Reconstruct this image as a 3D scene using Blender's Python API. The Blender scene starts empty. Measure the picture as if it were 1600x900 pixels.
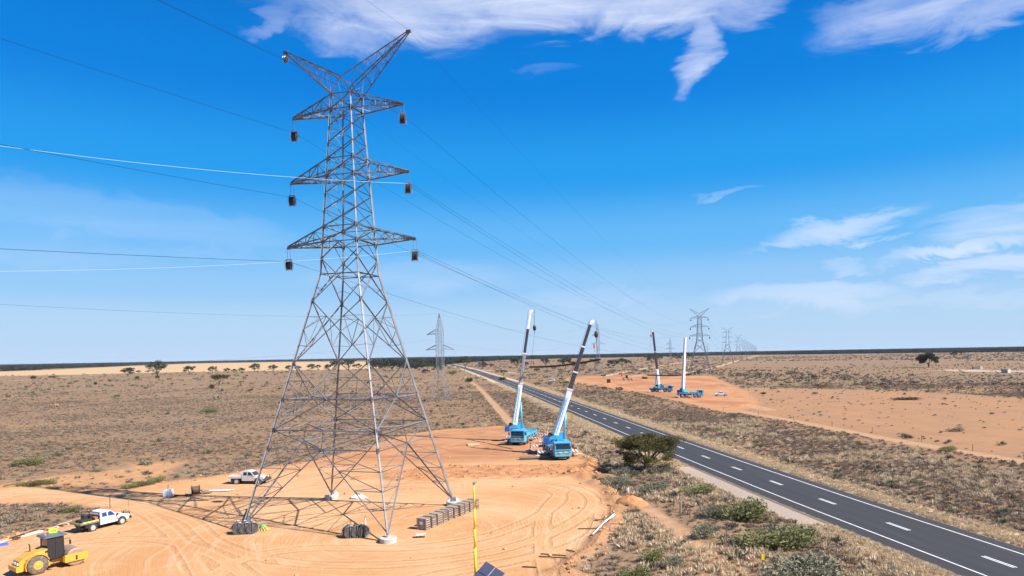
import bpy, math, random
import numpy as np
from mathutils import Vector, Matrix
R_ = random.Random(7)
sc = bpy.context.scene
COL = sc.collection
rad = math.radians

# ---------------------------------------------------------------- camera
CAMH = 17.5; FPX = 1067.0; PITCH = -0.0203; ROLL = 0.0176; PCY = 576.16
cam_d = bpy.data.cameras.new('camera'); cam = bpy.data.objects.new('camera', cam_d); COL.objects.link(cam)
cam_d.sensor_width = 36; cam_d.lens = 36 * FPX / 1600; cam_d.clip_start = 0.5; cam_d.clip_end = 60000
cam_d.shift_y = (PCY - 450) / 1600
cam.matrix_world = Matrix.Translation((0, 0, CAMH)) @ Matrix.Rotation(rad(90) + PITCH, 4, 'X') @ Matrix.Rotation(-ROLL, 4, 'Z')
sc.camera = cam

def ray(px, py):
    U = px - 800; V = PCY - py
    u = U * math.cos(ROLL) + V * math.sin(ROLL); v = -U * math.sin(ROLL) + V * math.cos(ROLL)
    return (u, FPX * math.cos(PITCH) - v * math.sin(PITCH), FPX * math.sin(PITCH) + v * math.cos(PITCH))
def g(px, py, h=0.0):            # survey: the ground point seen at a place of the photograph
    d = ray(px, py); t = (h - CAMH) / d[2]
    return (d[0] * t, d[1] * t)
def at(px, py, Y):               # point at distance Y
    d = ray(px, py); t = Y / d[1]
    return Vector((d[0] * t, Y, CAMH + d[2] * t))

# ---------------------------------------------------------------- light
SUNV = Vector((0.95, -0.43, 1.0)).normalized()
EL = math.asin(SUNV.z); AZ = math.atan2(SUNV.x, SUNV.y)
sun_d = bpy.data.lights.new('sun', 'SUN'); sun = bpy.data.objects.new('sun', sun_d); COL.objects.link(sun)
sun_d.energy = 5.0; sun_d.angle = rad(0.53); sun_d.color = (1.0, 0.955, 0.88)
sun.rotation_euler = SUNV.to_track_quat('Z', 'Y').to_euler(); sun.location = (60, -40, 90)
sc.view_settings.view_transform = 'Standard'; sc.view_settings.look = 'None'
sc.view_settings.gamma = 1.0; sc.view_settings.exposure = 0.95; sc.view_settings.use_curve_mapping = False
sc.cycles.use_denoising = True
sc.cycles.max_bounces = 6; sc.cycles.volume_bounces = 0
sc.cycles.transparent_max_bounces = 8

# ---------------------------------------------------------------- node helpers
class NT:
    def __init__(s, tree):
        s.t = tree; s.n = tree.nodes; s.l = tree.links
    def node(s, typ, **kw):
        n = s.n.new(typ)
        for k, v in kw.items(): setattr(n, k, v)
        return n
    def put(s, sock, v):
        if v is None: return
        if isinstance(v, bpy.types.NodeSocket): s.l.new(v, sock)
        else:
            try: sock.default_value = v
            except Exception:
                sock.default_value = (*v, 1.0) if len(v) == 3 else v
    def math(s, op, a, b=None, c=None, clamp=False):
        n = s.node('ShaderNodeMath', operation=op, use_clamp=clamp)
        s.put(n.inputs[0], a); s.put(n.inputs[1], b); s.put(n.inputs[2], c)
        return n.outputs[0]
    def mix(s, f, a, b, mode='MIX'):
        n = s.node('ShaderNodeMix', data_type='RGBA', blend_type=mode, clamp_factor=True)
        s.put(n.inputs[0], f); s.put(n.inputs[6], a if isinstance(a, bpy.types.NodeSocket) else (*a, 1)); s.put(n.inputs[7], b if isinstance(b, bpy.types.NodeSocket) else (*b, 1))
        return n.outputs[2]
    def ramp(s, v, lo, hi, a=0.0, b=1.0, smooth=True):
        n = s.node('ShaderNodeMapRange', interpolation_type='SMOOTHSTEP' if smooth else 'LINEAR', clamp=True)
        s.put(n.inputs[0], v); s.put(n.inputs[1], lo); s.put(n.inputs[2], hi); s.put(n.inputs[3], a); s.put(n.inputs[4], b)
        return n.outputs[0]
    def noise(s, vec, scale, detail=4, rough=0.55, dist=0.0):
        n = s.node('ShaderNodeTexNoise'); s.put(n.inputs['Vector'], vec); s.put(n.inputs['Scale'], scale)
        s.put(n.inputs['Detail'], detail); s.put(n.inputs['Roughness'], rough); s.put(n.inputs['Distortion'], dist)
        return n.outputs[0]
    def attr(s, name):
        n = s.node('ShaderNodeAttribute', attribute_name=name); return n.outputs['Fac']
    def mapping(s, vec, scale=(1, 1, 1), rot=(0, 0, 0), loc=(0, 0, 0)):
        n = s.node('ShaderNodeMapping'); s.put(n.inputs[0], vec)
        n.inputs['Location'].default_value = loc; n.inputs['Rotation'].default_value = rot; n.inputs['Scale'].default_value = scale
        return n.outputs[0]

# ---------------------------------------------------------------- sky
w = bpy.data.worlds.new('World'); sc.world = w; w.use_nodes = True
W = NT(w.node_tree); W.n.clear()
sky = W.node('ShaderNodeTexSky', sky_type='NISHITA', sun_disc=False)
sky.sun_elevation = EL; sky.sun_rotation = AZ; sky.altitude = 0; sky.air_density = 1.0; sky.dust_density = 0.4; sky.ozone_density = 2.5
tc = W.node('ShaderNodeTexCoord'); sep = W.node('ShaderNodeSeparateXYZ'); W.l.new(tc.outputs['Generated'], sep.inputs[0])
X, Y, Z = sep.outputs
az = W.math('ARCTAN2', X, Y); el = W.math('ARCSINE', Z)
comb = W.node('ShaderNodeCombineXYZ'); W.put(comb.inputs[0], az); W.put(comb.inputs[1], W.math('MULTIPLY', el, 3.0))
cv = comb.outputs[0]
n1 = W.noise(cv, 3.2, 7, 0.6, 0.5); n2 = W.noise(W.mapping(cv, (1, 1, 1), (0, 0, 0.5), (3, 1, 0)), 9.0, 8, 0.62, 0.8)
streak = W.noise(W.mapping(cv, (0.8, 2.6, 1), (0, 0, 0.12)), 5.0, 8, 0.6, 0.7)
azw = W.math('ADD', az, W.math('MULTIPLY', W.math('SUBTRACT', n1, 0.5), 0.16))
elw = W.math('ADD', el, W.math('MULTIPLY', W.math('SUBTRACT', n2, 0.5), 0.075))
def cloud(px, py, rx, ry, tilt, amp):
    d = Vector(ray(px, py)).normalized(); a0 = math.atan2(d.x, d.y); e0 = math.asin(d.z)
    da = W.math('SUBTRACT', azw, a0); de = W.math('SUBTRACT', elw, e0)
    c, s_ = math.cos(tilt), math.sin(tilt)
    k = 1 / FPX
    u = W.math('ADD', W.math('MULTIPLY', da, c / (rx * k)), W.math('MULTIPLY', de, s_ / (rx * k)))
    v = W.math('ADD', W.math('MULTIPLY', da, -s_ / (ry * k)), W.math('MULTIPLY', de, c / (ry * k)))
    q = W.math('ADD', W.math('MULTIPLY', u, u), W.math('MULTIPLY', v, v))
    return W.math('MULTIPLY', W.ramp(q, 1.5, 0.0), amp)
CL = [(640, 3, 200, 54, 0, .78), (830, -5, 260, 50, 0, .95), (1050, -2, 190, 42, 0.0, .85), (1170, 0, 60, 38, 0.2, .6),
      (1092, 62, 22, 66, -0.50, .72), (560, 50, 70, 35, -.2, .5), (1480, -10, 150, 38, 0.05, .62), (1530, 12, 90, 26, 0.1, .55),
      (900, -130, 800, 95, 0.05, .5), (1310, 357, 105, 20, 0.10, .75), (1255, 366, 90, 9, 0.2, .55), (1495, 385, 95, 12, 0.10, .8),
      (1545, 416, 110, 16, 0.08, .8), (1600, 335, 110, 22, 0.12, .6), (1250, 460, 125, 20, -0.02, .5), (1140, 299, 50, 6, 0, .22),
      (1305, 418, 30, 8, 0.1, .35), (855, 112, 50, 9, 0, .10), (200, 350, 300, 36, -.12, .2), (640, 430, 160, 26, 0, .18), (930, 460, 130, 14, 0, .16),
      (40, 380, 200, 30, 0, .15), (1500, 470, 160, 12, 0, .22), (415, 25, 50, 14, 0.4, .3),
      (-900, 250, 260, 60, 0.1, .6), (-1500, 60, 400, 90, 0.1, .5), (2300, 300, 300, 50, 0.1, .6)]
tot = None
for c_ in CL:
    m_ = cloud(*c_); tot = m_ if tot is None else W.math('MAXIMUM', tot, m_)
tex = W.math('ADD', W.math('MULTIPLY', n2, 0.55), W.math('MULTIPLY', streak, 0.75))
dens = W.math('MULTIPLY', tot, W.ramp(tex, 0.28, 0.92, 0.12, 1.08, False), clamp=True)
hsv = W.node('ShaderNodeHueSaturation'); W.l.new(sky.outputs[0], hsv.inputs['Color'])
SKY_SAT = 1.30
hsv.inputs['Saturation'].default_value = SKY_SAT; hsv.inputs['Hue'].default_value = 0.5; hsv.inputs['Value'].default_value = 1.0
SKYRAMP = [(0.0, (.50, .69, .92)), (.05, (.46, .68, .94)), (.10, (.31, .60, .96)), (.16, (.14, .50, .96)), (.25, (.02, .35, .89)), (.37, (.002, .225, .77)), (.46, (.002, .185, .66)), (.72, (.02, .13, .44)), (1.0, (.03, .11, .34))]
cr = W.node('ShaderNodeValToRGB'); W.l.new(Z, cr.inputs[0]); cr.color_ramp.interpolation = 'EASE'
while len(cr.color_ramp.elements) < len(SKYRAMP): cr.color_ramp.elements.new(0.5)
for e_, (p_, c_) in zip(cr.color_ramp.elements, SKYRAMP): e_.position = p_
for e_, (p_, c_) in zip(cr.color_ramp.elements, SKYRAMP): e_.color = (*c_, 1)
air = W.mix(1.0, cr.outputs[0], (8.1, 8.1, 8.1), 'MULTIPLY')
skc = W.mix(0.96, hsv.outputs[0], air)      # clear desert air: Nishita graded to the deep blue of this day
cloudcol = W.node('ShaderNodeRGB'); cloudcol.outputs[0].default_value = (6.9, 7.4, 8.8, 1)
final = W.mix(dens, skc, cloudcol.outputs[0])
bg = W.node('ShaderNodeBackground'); W.l.new(final, bg.inputs[0]); bg.inputs[1].default_value = 0.0636
wo = W.node('ShaderNodeOutputWorld'); W.l.new(bg.outputs[0], wo.inputs[0])

# ---------------------------------------------------------------- materials
MATS = {}
def mat(name, col, rough=0.7, metal=0.0, noise=0.0, nscale=3.0, col2=None, spec=0.5, bump=0.0, bscale=8.0, rnd=0.0, emit=None, coord='Object'):
    if name in MATS: return MATS[name]
    m = bpy.data.materials.new(name); m.use_nodes = True; MATS[name] = m
    T = NT(m.node_tree); b = T.n['Principled BSDF']
    b.inputs['Roughness'].default_value = rough; b.inputs['Metallic'].default_value = metal
    b.inputs['Specular IOR Level'].default_value = spec
    c = None; tcn = T.node('ShaderNodeTexCoord'); vec = tcn.outputs[coord]
    if noise or col2:
        f = T.ramp(T.noise(vec, nscale, 5, 0.6), 0.35, 0.68)
        c2 = col2 or tuple(x * (1 - noise) for x in col)
        c = T.mix(f, col, c2)
    if rnd:
        oi = T.node('ShaderNodeObjectInfo'); k = T.math('MULTIPLY_ADD', oi.outputs['Random'], 2 * rnd, 1 - rnd)
        cc = T.node('ShaderNodeCombineXYZ'); [T.put(cc.inputs[i], k) for i in range(3)]
        c = T.mix(1.0, c if c else col, cc.outputs[0], 'MULTIPLY')
    if c: T.l.new(c, b.inputs['Base Color'])
    else: b.inputs['Base Color'].default_value = (*col, 1)
    if bump:
        bn = T.node('ShaderNodeBump'); bn.inputs['Strength'].default_value = bump; bn.inputs['Distance'].default_value = 0.05
        T.l.new(T.noise(vec, bscale, 5, 0.6), bn.inputs['Height']); T.l.new(bn.outputs[0], b.inputs['Normal'])
    return m
def leafmat(name, lo, hi, rnd=0.2, rough=0.75):
    m = bpy.data.materials.new(name); m.use_nodes = True; MATS[name] = m
    lo = tuple(v * .82 for v in lo); hi = tuple(v * .82 for v in hi)
    T = NT(m.node_tree); b = T.n['Principled BSDF']; b.inputs['Roughness'].default_value = rough; b.inputs['Specular IOR Level'].default_value = 0.25
    c = T.mix(T.attr('tint'), lo, hi)
    oi = T.node('ShaderNodeObjectInfo'); k = T.math('MULTIPLY_ADD', oi.outputs['Random'], 2 * rnd, 1 - rnd)
    cc = T.node('ShaderNodeCombineXYZ'); [T.put(cc.inputs[i], k) for i in range(3)]
    c = T.mix(1.0, c, cc.outputs[0], 'MULTIPLY'); T.l.new(c, b.inputs['Base Color'])
    tr = T.node('ShaderNodeBsdfTranslucent'); T.l.new(c, tr.inputs[0]); mx = T.node('ShaderNodeMixShader'); mx.inputs[0].default_value = 0.18
    T.l.new(b.outputs[0], mx.inputs[1]); T.l.new(tr.outputs[0], mx.inputs[2]); T.l.new(mx.outputs[0], T.n['Material Output'].inputs[0])
    return m
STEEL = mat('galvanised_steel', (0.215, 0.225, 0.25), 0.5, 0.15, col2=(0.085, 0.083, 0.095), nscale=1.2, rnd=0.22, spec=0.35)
STEEL_LIT = mat('sunlit_leg_steel', (0.27, 0.275, 0.295), 0.55, 0.1, col2=(0.17, 0.17, 0.19), nscale=.8)  # lighter copy of the tower steel, sunlight put into its colour
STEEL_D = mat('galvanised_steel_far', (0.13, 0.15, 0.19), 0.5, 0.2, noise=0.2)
STEEL_P = mat('pale_old_steel', (0.30, 0.31, 0.34), 0.6, 0.1, noise=0.2)
CONC = mat('concrete', (0.50, 0.465, 0.42), 0.85, noise=0.25, nscale=2.5, bump=0.4)
WHITE = mat('white_paint', (0.72, 0.72, 0.72), 0.35, noise=0.06)
OFFWHITE = mat('dusty_white_paint', (0.56, 0.52, 0.46), 0.5, noise=0.15, nscale=2)
BLACK = mat('black_plastic', (0.02, 0.02, 0.022), 0.5)
TYRE = mat('tyre_rubber', (0.035, 0.032, 0.03), 0.85, col2=(0.09, 0.07, 0.055), nscale=6)
TYRE_D = mat('dusty_tyre_rubber', (0.09, 0.075, 0.065), 0.9, col2=(0.20, 0.15, 0.11), nscale=5, bump=0.5)
GLASS = mat('dark_glass', (0.015, 0.02, 0.03), 0.08, 0.0, spec=0.8)
BLUEGLASS = mat('tinted_blue_glass', (0.02, 0.05, 0.16), 0.1, spec=0.8)
RIM = mat('wheel_rim_metal', (0.55, 0.55, 0.56), 0.4, 0.5)
YEL = mat('yellow_machine_paint', (0.66, 0.33, 0.02), 0.45, col2=(0.52, 0.29, 0.07), nscale=2.0)
YELMAST = mat('yellow_mast_paint', (0.80, 0.58, 0.02), 0.35)
BLUE = mat('pale_blue_crane_paint', (0.07, 0.40, 0.62), 0.35, col2=(.06, .30, .46), nscale=1.5)
BLUE_D = mat('deep_blue_crane_paint', (0.02, 0.12, 0.36), 0.4, noise=0.2)
BOOMW = mat('white_boom_paint', (0.80, 0.80, 0.81), 0.35, noise=0.05)
BOOMD = mat('dark_boom_paint', (0.055, 0.055, 0.065), 0.35, noise=0.3, nscale=1.0)
BOOMG = mat('grey_boom_paint', (0.30, 0.31, 0.34), 0.4, noise=0.3)
DKMET = mat('dark_grease_metal', (0.06, 0.055, 0.05), 0.6, 0.3, noise=0.3)
GREYM = mat('grey_machined_metal', (0.30, 0.30, 0.31), 0.4, 0.6, noise=0.3)
RUST = mat('rusty_brown_steel', (0.055, 0.024, 0.014), 0.85, noise=0.4, nscale=0.9)
REDP = mat('red_hook_paint', (0.6, 0.04, 0.03), 0.5)
WOODG = mat('weathered_grey_wood', (0.40, 0.31, 0.245), 0.85, noise=0.3, nscale=7, rnd=0.3)
WOODM = mat('mat_timber', (0.58, 0.38, 0.22), 0.85, noise=0.3, nscale=3, rnd=0.15)
CARGO = mat('crate_contents', (0.10, 0.06, 0.04), 0.8, noise=0.3)
GREEN_T = mat('green_tarp', (0.10, 0.32, 0.16), 0.6)
YEL_T = mat('yellow_webbing', (0.85, 0.55, 0.10), 0.6)
ORANGE = mat('orange_paint', (0.8, 0.22, 0.03), 0.5)
HIVIS = mat('hi_vis_green', (0.55, 0.85, 0.03), 0.6)
BLUE_T = mat('blue_pipe_plastic', (0.06, 0.12, 0.65), 0.5)
BARK = mat('tree_bark', (0.13, 0.10, 0.075), 0.9, noise=0.4, nscale=3, bump=0.5)
BARKP = mat('pale_tree_bark', (0.30, 0.24, 0.18), 0.9, noise=0.3, nscale=3)
PLASTW = mat('white_plastic_sheet', (0.85, 0.85, 0.86), 0.4)
DRUMST = mat('dusty_drum_steel', (0.36, 0.24, 0.16), 0.6, 0.2, noise=0.25, nscale=2)
CONDUCT = mat('steel_rope', (0.012, 0.03, 0.07), 0.9, 0.0, spec=.1)
ROPEW = mat('white_pilot_rope', (0.55, 0.64, 0.74), 0.5)
L_TREE = leafmat('wattle_leaves', (0.032, 0.032, 0.010), (0.165, 0.145, 0.042))
L_MALLEE = leafmat('mallee_leaves', (0.05, 0.055, 0.02), (0.15, 0.13, 0.04))
L_EUC = leafmat('gum_leaves', (0.030, 0.042, 0.022), (0.095, 0.11, 0.055))
L_FAR = leafmat('far_wood_leaves', (0.022, 0.028, 0.020), (0.085, 0.088, 0.058), .35)
L_GREENB = leafmat('green_shrub_leaves', (0.13, 0.135, 0.045), (0.34, 0.33, 0.14))
L_SALT = leafmat('saltbush_leaves', (0.14, 0.135, 0.08), (0.36, 0.33, 0.23))
L_BROWN = leafmat('brown_scrub_twigs', (0.21, 0.145, 0.10), (0.42, 0.30, 0.215), 0.25)
L_GREY = leafmat('grey_scrub_leaves', (0.22, 0.175, 0.13), (0.42, 0.34, 0.26), 0.25)
L_STRAW = leafmat('straw_grass', (0.55, 0.41, 0.26), (0.92, 0.74, 0.50), 0.2)
L_DEAD = leafmat('dead_branches', (0.10, 0.07, 0.055), (0.22, 0.16, 0.13))

# ---------------------------------------------------------------- mesh helpers
class MB:
    def __init__(s): s.v = []; s.f = []
    def add(s, vs, fs):
        o = len(s.v); s.v += [tuple(v) for v in vs]; s.f += [tuple(i + o for i in f) for f in fs]; return s
    def box(s, x0, x1, y0, y1, z0, z1, M=None):
        vs = [Vector(p) for p in ((x0, y0, z0), (x1, y0, z0), (x1, y1, z0), (x0, y1, z0), (x0, y0, z1), (x1, y0, z1), (x1, y1, z1), (x0, y1, z1))]
        if M: vs = [M @ v for v in vs]
        return s.add(vs, [(0, 3, 2, 1), (4, 5, 6, 7), (0, 1, 5, 4), (1, 2, 6, 5), (2, 3, 7, 6), (3, 0, 4, 7)])
    def cbox(s, x0, x1, y0, y1, z0, z1, c=0.03, M=None):      # box with chamfered long edges
        return s.prism([(x0, z0 + c), (x0 + c, z0), (x1 - c, z0), (x1, z0 + c), (x1, z1 - c), (x1 - c, z1), (x0 + c, z1), (x0, z1 - c)], y0, y1, M)
    def prism(s, prof, y0, y1, M=None, w=None):   # profile in x,z extruded along y; w(x,z)-> half-width override
        n = len(prof); A = []; B = []
        for x, z in prof:
            a, b = (y0, y1) if w is None else (-w(x, z), w(x, z))
            A.append(Vector((x, a, z))); B.append(Vector((x, b, z)))
        vs = A + B
        if M: vs = [M @ v for v in vs]
        return s.add(vs, [tuple(range(n)), tuple(range(2 * n - 1, n - 1, -1))] + [(i, i + n, (i + 1) % n + n, (i + 1) % n) for i in range(n)])
    def tube(s, pts, r, n=6, cap=True, r1=None):
        pts = [Vector(p) for p in pts]; rings = []; m = len(pts); prev = None
        for i, p in enumerate(pts):
            t = (pts[min(i + 1, m - 1)] - pts[max(i - 1, 0)]).normalized()
            a = prev if prev is not None else (Vector((0, 0, 1)) if abs(t.z) < .9 else Vector((1, 0, 0)))
            x = a.cross(t)
            if x.length < 1e-4: x = Vector((0, 1, 0)).cross(t)
            x.normalize(); y = t.cross(x); prev = a
            rr = r if r1 is None else (r1[i] if isinstance(r1, (list, tuple)) else r + (r1 - r) * i / (m - 1))
            rings.append([p + x * (rr * math.cos(2 * math.pi * k / n)) + y * (rr * math.sin(2 * math.pi * k / n)) for k in range(n)])
        vs = [v for rg in rings for v in rg]; fs = []
        for i in range(m - 1):
            for k in range(n):
                fs.append((i * n + k, i * n + (k + 1) % n, (i + 1) * n + (k + 1) % n, (i + 1) * n + k))
        if cap: fs += [tuple(range(n - 1, -1, -1)), tuple((m - 1) * n + k for k in range(n))]
        return s.add(vs, fs)
    def lathe(s, prof, c, ax='y', n=24, M=None):   # profile (r, t) revolved round an axis through c
        vs = []
        for r, t in prof:
            for k in range(n):
                a = 2 * math.pi * k / n; u, v = r * math.cos(a), r * math.sin(a)
                p = {'y': (u, t, v), 'z': (u, v, t), 'x': (t, u, v)}[ax]
                vs.append(Vector(p) + Vector(c))
        if M: vs = [M @ v for v in vs]
        m = len(prof); fs = []
        for i in range(m - 1):
            for k in range(n): fs.append((i * n + k, (i + 1) * n + k, (i + 1) * n + (k + 1) % n, i * n + (k + 1) % n))
        fs += [tuple(range(n)), tuple((m - 1) * n + k for k in range(n - 1, -1, -1))]
        return s.add(vs, fs)
    def bar(s, p0, p1, w):
        p0, p1 = Vector(p0), Vector(p1); z = (p1 - p0).normalized()
        a = Vector((0, 0, 1)) if abs(z.z) < .95 else Vector((1, 0, 0)); x = a.cross(z).normalized(); y = z.cross(x)
        h = w / 2; vs = [p + x * i * h + y * j * h for p in (p0, p1) for i, j in ((-1, -1), (1, -1), (1, 1), (-1, 1))]
        return s.add(vs, [(3, 2, 1, 0), (4, 5, 6, 7), (0, 1, 5, 4), (1, 2, 6, 5), (2, 3, 7, 6), (3, 0, 4, 7)])
    def poly(s, pts): return s.add(pts, [tuple(range(len(pts)))])
    def mesh(s, name, m, smooth=False):
        me = bpy.data.meshes.new(name); me.from_pydata(s.v, [], s.f); me.update()
        if m: me.materials.append(m)
        if smooth:
            me.polygons.foreach_set('use_smooth', [len(p.vertices) == 4 for p in me.polygons])
        return me
    def build(s, name, m, parent=None, smooth=False):
        return put(name, s.mesh(name, m, smooth), parent)
def put(name, me, parent=None, M=None):
    o = bpy.data.objects.new(name, me); COL.objects.link(o)
    if parent is not None: o.parent = parent
    if M is not None: o.matrix_local = M
    return o
def tag(o, label=None, cat=None, group=None, kind=None):
    if label: o['label'] = label
    if cat: o['category'] = cat
    if group: o['group'] = group
    if kind: o['kind'] = kind
    return o
def thing(name, label, cat, loc=(0, 0, 0), rz=0.0, group=None):
    o = bpy.data.objects.new(name, None); COL.objects.link(o); o.empty_display_size = 0.3
    o.location = loc; o.rotation_euler = (0, 0, rz); return tag(o, label, cat, group)
def dup(root, loc, rz=0.0, label=None, group=None, scale=None):
    def rec(o, par):
        c = o.copy(); COL.objects.link(c)
        if par is not None: c.parent = par; c.matrix_parent_inverse = o.matrix_parent_inverse.copy()
        for ch in list(kids.get(o.name, [])): rec(ch, c)
        return c
    kids = {}
    def walk(o):
        kids[o.name] = list(o.children)
        for c in o.children: walk(c)
    walk(root)
    r = rec(root, None); r.location = loc; r.rotation_euler = (0, 0, rz)
    if scale: r.scale = (scale,) * 3
    if label: r['label'] = label
    if group: r['group'] = group
    return r
def frame_mat(p0, p1, wx, wy, out):      # unit part along +z stretched between two points
    z = (p1 - p0); L = z.length; z = z / L
    x = Vector(out) - z * z.dot(Vector(out))
    if x.length < 1e-3: x = Vector((1, 0, 0)) - z * z.x
    x.normalize(); y = z.cross(x)
    M = Matrix.Identity(4)
    for i in range(3):
        M[i][0] = x[i] * wx; M[i][1] = y[i] * wy; M[i][2] = z[i] * L; M[i][3] = p0[i]
    return M

# ---------------------------------------------------------------- noise
def _hash(i, j, s):
    n = (i * 374761393 + j * 668265263 + s * 982451653) & 0xffffffff
    n = ((n ^ (n >> 13)) * 1274126177) & 0xffffffff
    return ((n ^ (n >> 16)) & 0xffff) / 65535.0
def vnoise(x, y, s=0):
    xi = np.floor(x).astype(np.int64); yi = np.floor(y).astype(np.int64); fx = x - xi; fy = y - yi
    fx = fx * fx * (3 - 2 * fx); fy = fy * fy * (3 - 2 * fy)
    a = _hash(xi, yi, s); b = _hash(xi + 1, yi, s); c = _hash(xi, yi + 1, s); d = _hash(xi + 1, yi + 1, s)
    return (a * (1 - fx) + b * fx) * (1 - fy) + (c * (1 - fx) + d * fx) * fy
def fbm(x, y, s=0, o=4):
    t = 0; a = .5
    for k in range(o): t = t + a * vnoise(x * 2 ** k, y * 2 ** k, s + k * 17); a *= .5
    return t
def sdf(px, py, poly):      # signed distance, positive inside
    d = np.full(px.shape, 1e18); ins = np.zeros(px.shape, bool); n = len(poly)
    for i in range(n):
        ax, ay = poly[i]; bx, by = poly[(i + 1) % n]; ex, ey = bx - ax, by - ay
        t = np.clip(((px - ax) * ex + (py - ay) * ey) / (ex * ex + ey * ey + 1e-12), 0, 1)
        d = np.minimum(d, (px - ax - t * ex) ** 2 + (py - ay - t * ey) ** 2)
        cnd = ((ay > py) != (by > py)) & (px < (bx - ax) * (py - ay) / ((by - ay) if abs(by - ay) > 1e-9 else 1e-9) + ax); ins ^= cnd
    return np.where(ins, 1, -1) * np.sqrt(d)
def ldist(px, py, pts):     # distance to a polyline
    d = np.full(px.shape, 1e18)
    for i in range(len(pts) - 1):
        ax, ay = pts[i]; bx, by = pts[i + 1]; ex, ey = bx - ax, by - ay
        t = np.clip(((px - ax) * ex + (py - ay) * ey) / (ex * ex + ey * ey + 1e-12), 0, 1)
        d = np.minimum(d, (px - ax - t * ex) ** 2 + (py - ay - t * ey) ** 2)
    return np.sqrt(d)
# ================================================================ GROUND
ROADC = [(54.0, -40), (44.0, 25), (41.3, 40), (38.9, 56), (35.8, 78), (34.1, 92), (31.4, 115), (28.5, 142), (20.2, 223), (9.0, 330), (-9.5, 497), (-67, 969), (-133, 1455), (-480, 4000)]
def spline(pts, step):
    P = [Vector((a, b, 0)) for a, b in pts]; out = []
    for i in range(len(P) - 1):
        p0 = P[max(i - 1, 0)]; p1 = P[i]; p2 = P[i + 1]; p3 = P[min(i + 2, len(P) - 1)]
        L = (p2 - p1).length; n = max(1, int(L / step))
        for k in range(n):
            # linear/hermite blend with chord-length tangents
            t = k / n; t1 = (p2 - p0) / max((p2 - p0).length, 1e-6) * L; t2 = (p3 - p1) / max((p3 - p1).length, 1e-6) * L
            out.append(p1 * (2 * t ** 3 - 3 * t * t + 1) + t1 * (t ** 3 - 2 * t * t + t) + p2 * (-2 * t ** 3 + 3 * t * t) + t2 * (t ** 3 - t * t))
    out.append(P[-1]); return out
RL = spline(ROADC, 5.0)
RLxy = [(p.x, p.y) for p in RL]
gp = lambda *a: [g(x, y) for x, y in a]
PAD = [(26, 20), (9.5, 47)] + gp((868, 895), (912, 868), (955, 822), (963, 792), (945, 765), (905, 745), (925, 722), (890, 705), (835, 678), (790, 667), (700, 672), (640, 679), (560, 706), (470, 726), (415, 733), (370, 741), (300, 750), (250, 757), (195, 768), (120, 764), (50, 761), (-40, 767), (-200, 775), (-200, 800), (0, 788), (90, 786), (165, 797), (100, 822), (40, 832), (0, 848), (-150, 900)) + [(-75, 20)]
DARKB = gp((600, 738), (720, 728), (850, 727), (955, 728), (965, 748), (860, 745), (720, 748), (600, 752))      # rough reddish bank across the pad
FPAD = gp((880, 592), (915, 588), (990, 586), (1040, 589), (1105, 587), (1135, 600), (1160, 612), (1180, 630), (1140, 645), (1060, 626), (1000, 613), (945, 604), (900, 599))
RED = gp((1120, 641), (1200, 654), (1350, 678), (1470, 700), (1620, 726), (1900, 770), (1900, 640), (1600, 622), (1420, 612), (1280, 608), (1160, 606))
GOLD = gp((-900, 592), (0, 587.5), (120, 585.5), (205, 583), (400, 579.5), (560, 577.5), (600, 574.5), (606, 566), (560, 565), (430, 566), (300, 568.3), (205, 572), (100, 577), (0, 581), (-900, 585))
ORNG = gp((-60, 764), (60, 745), (150, 738), (200, 724), (278, 722), (284, 738), (240, 757), (100, 766))
WOOD = [gp((-500, 590), (0, 580), (205, 571.3), (300, 567.6), (430, 565.3), (600, 562.8)) + [(-2000, 14000), (-16000, 14000), (-16000, 3000)],
        gp((598, 570), (640, 575), (700, 570.5), (722, 567), (800, 562.3), (900, 559.8), (1160, 554.9), (1600, 549.8), (2400, 537.5)) + [(20000, 15000), (-2500, 15000)],
        ]
TRK = [(gp((726, 589), (748, 606), (770, 630), (800, 664), (815, 690)), 1.3), (gp((985, 778), (1035, 812), (1085, 850), (1150, 905)), .9), (gp((1145, 640), (1250, 660), (1400, 688), (1600, 722), (1800, 758)), 1.8), (gp((1200, 640), (1170, 633)), 2.5)]
FTRK = [(gp((1068, 583.5), (1110, 576), (1145, 566), (1168, 560), (1186, 554.5)), 3.2), (gp((938, 589), (1000, 577), (1060, 567), (1090, 561)), 3.0), (gp((985, 588.5), (1040, 580), (1090, 572)), 2.0),
        (gp((1100, 568), (1150, 568.3), (1215, 568.5)), 3.0), (gp((0, 596.5), (60, 592.5), (180, 584.5), (300, 581)), 2.4), (gp((350, 607.2), (430, 605.2), (480, 604.8)), 1.2), (gp((838, 597.5), (862, 598), (885, 596), (915, 593)), 2.4), (gp((815, 584), (760, 578.5), (718, 574)), 2.6),
        (gp((520, 604.6), (600, 603), (690, 597.5)), 1.6), (gp((1440, 579), (1530, 577), (1640, 577)), 3.0)]
PALE = [(gp((1490, 578), (1540, 580), (1600, 580)), 14)]
def axis(lo, hi, step, far, gr):
    a = list(np.arange(lo, hi, step)); s = step; x = hi
    out = [x]
    while x < far: s *= gr; x += s; out.append(x)
    return a, out
a, b = axis(-80, 70, 0.5, 16000, 1.045); a2, b2 = axis(0, 0.1, 0.5, 16000, 1.045)
xs = np.array(sorted([-80 - (v - 0.1) for v in b2[1:]] + a + b))
a, b = axis(42, 150, 0.45, 16000, 1.022)
ys = np.array([-60, -30, -10, 5, 15, 22, 28, 33, 36, 38.5, 40.5] + a + b)
GX, GY = np.meshgrid(xs, ys); gx = GX.ravel(); gy = GY.ravel()
RSTEP = [p for i, p in enumerate(RLxy) if i % 3 == 0 or i == len(RLxy) - 1]
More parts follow.
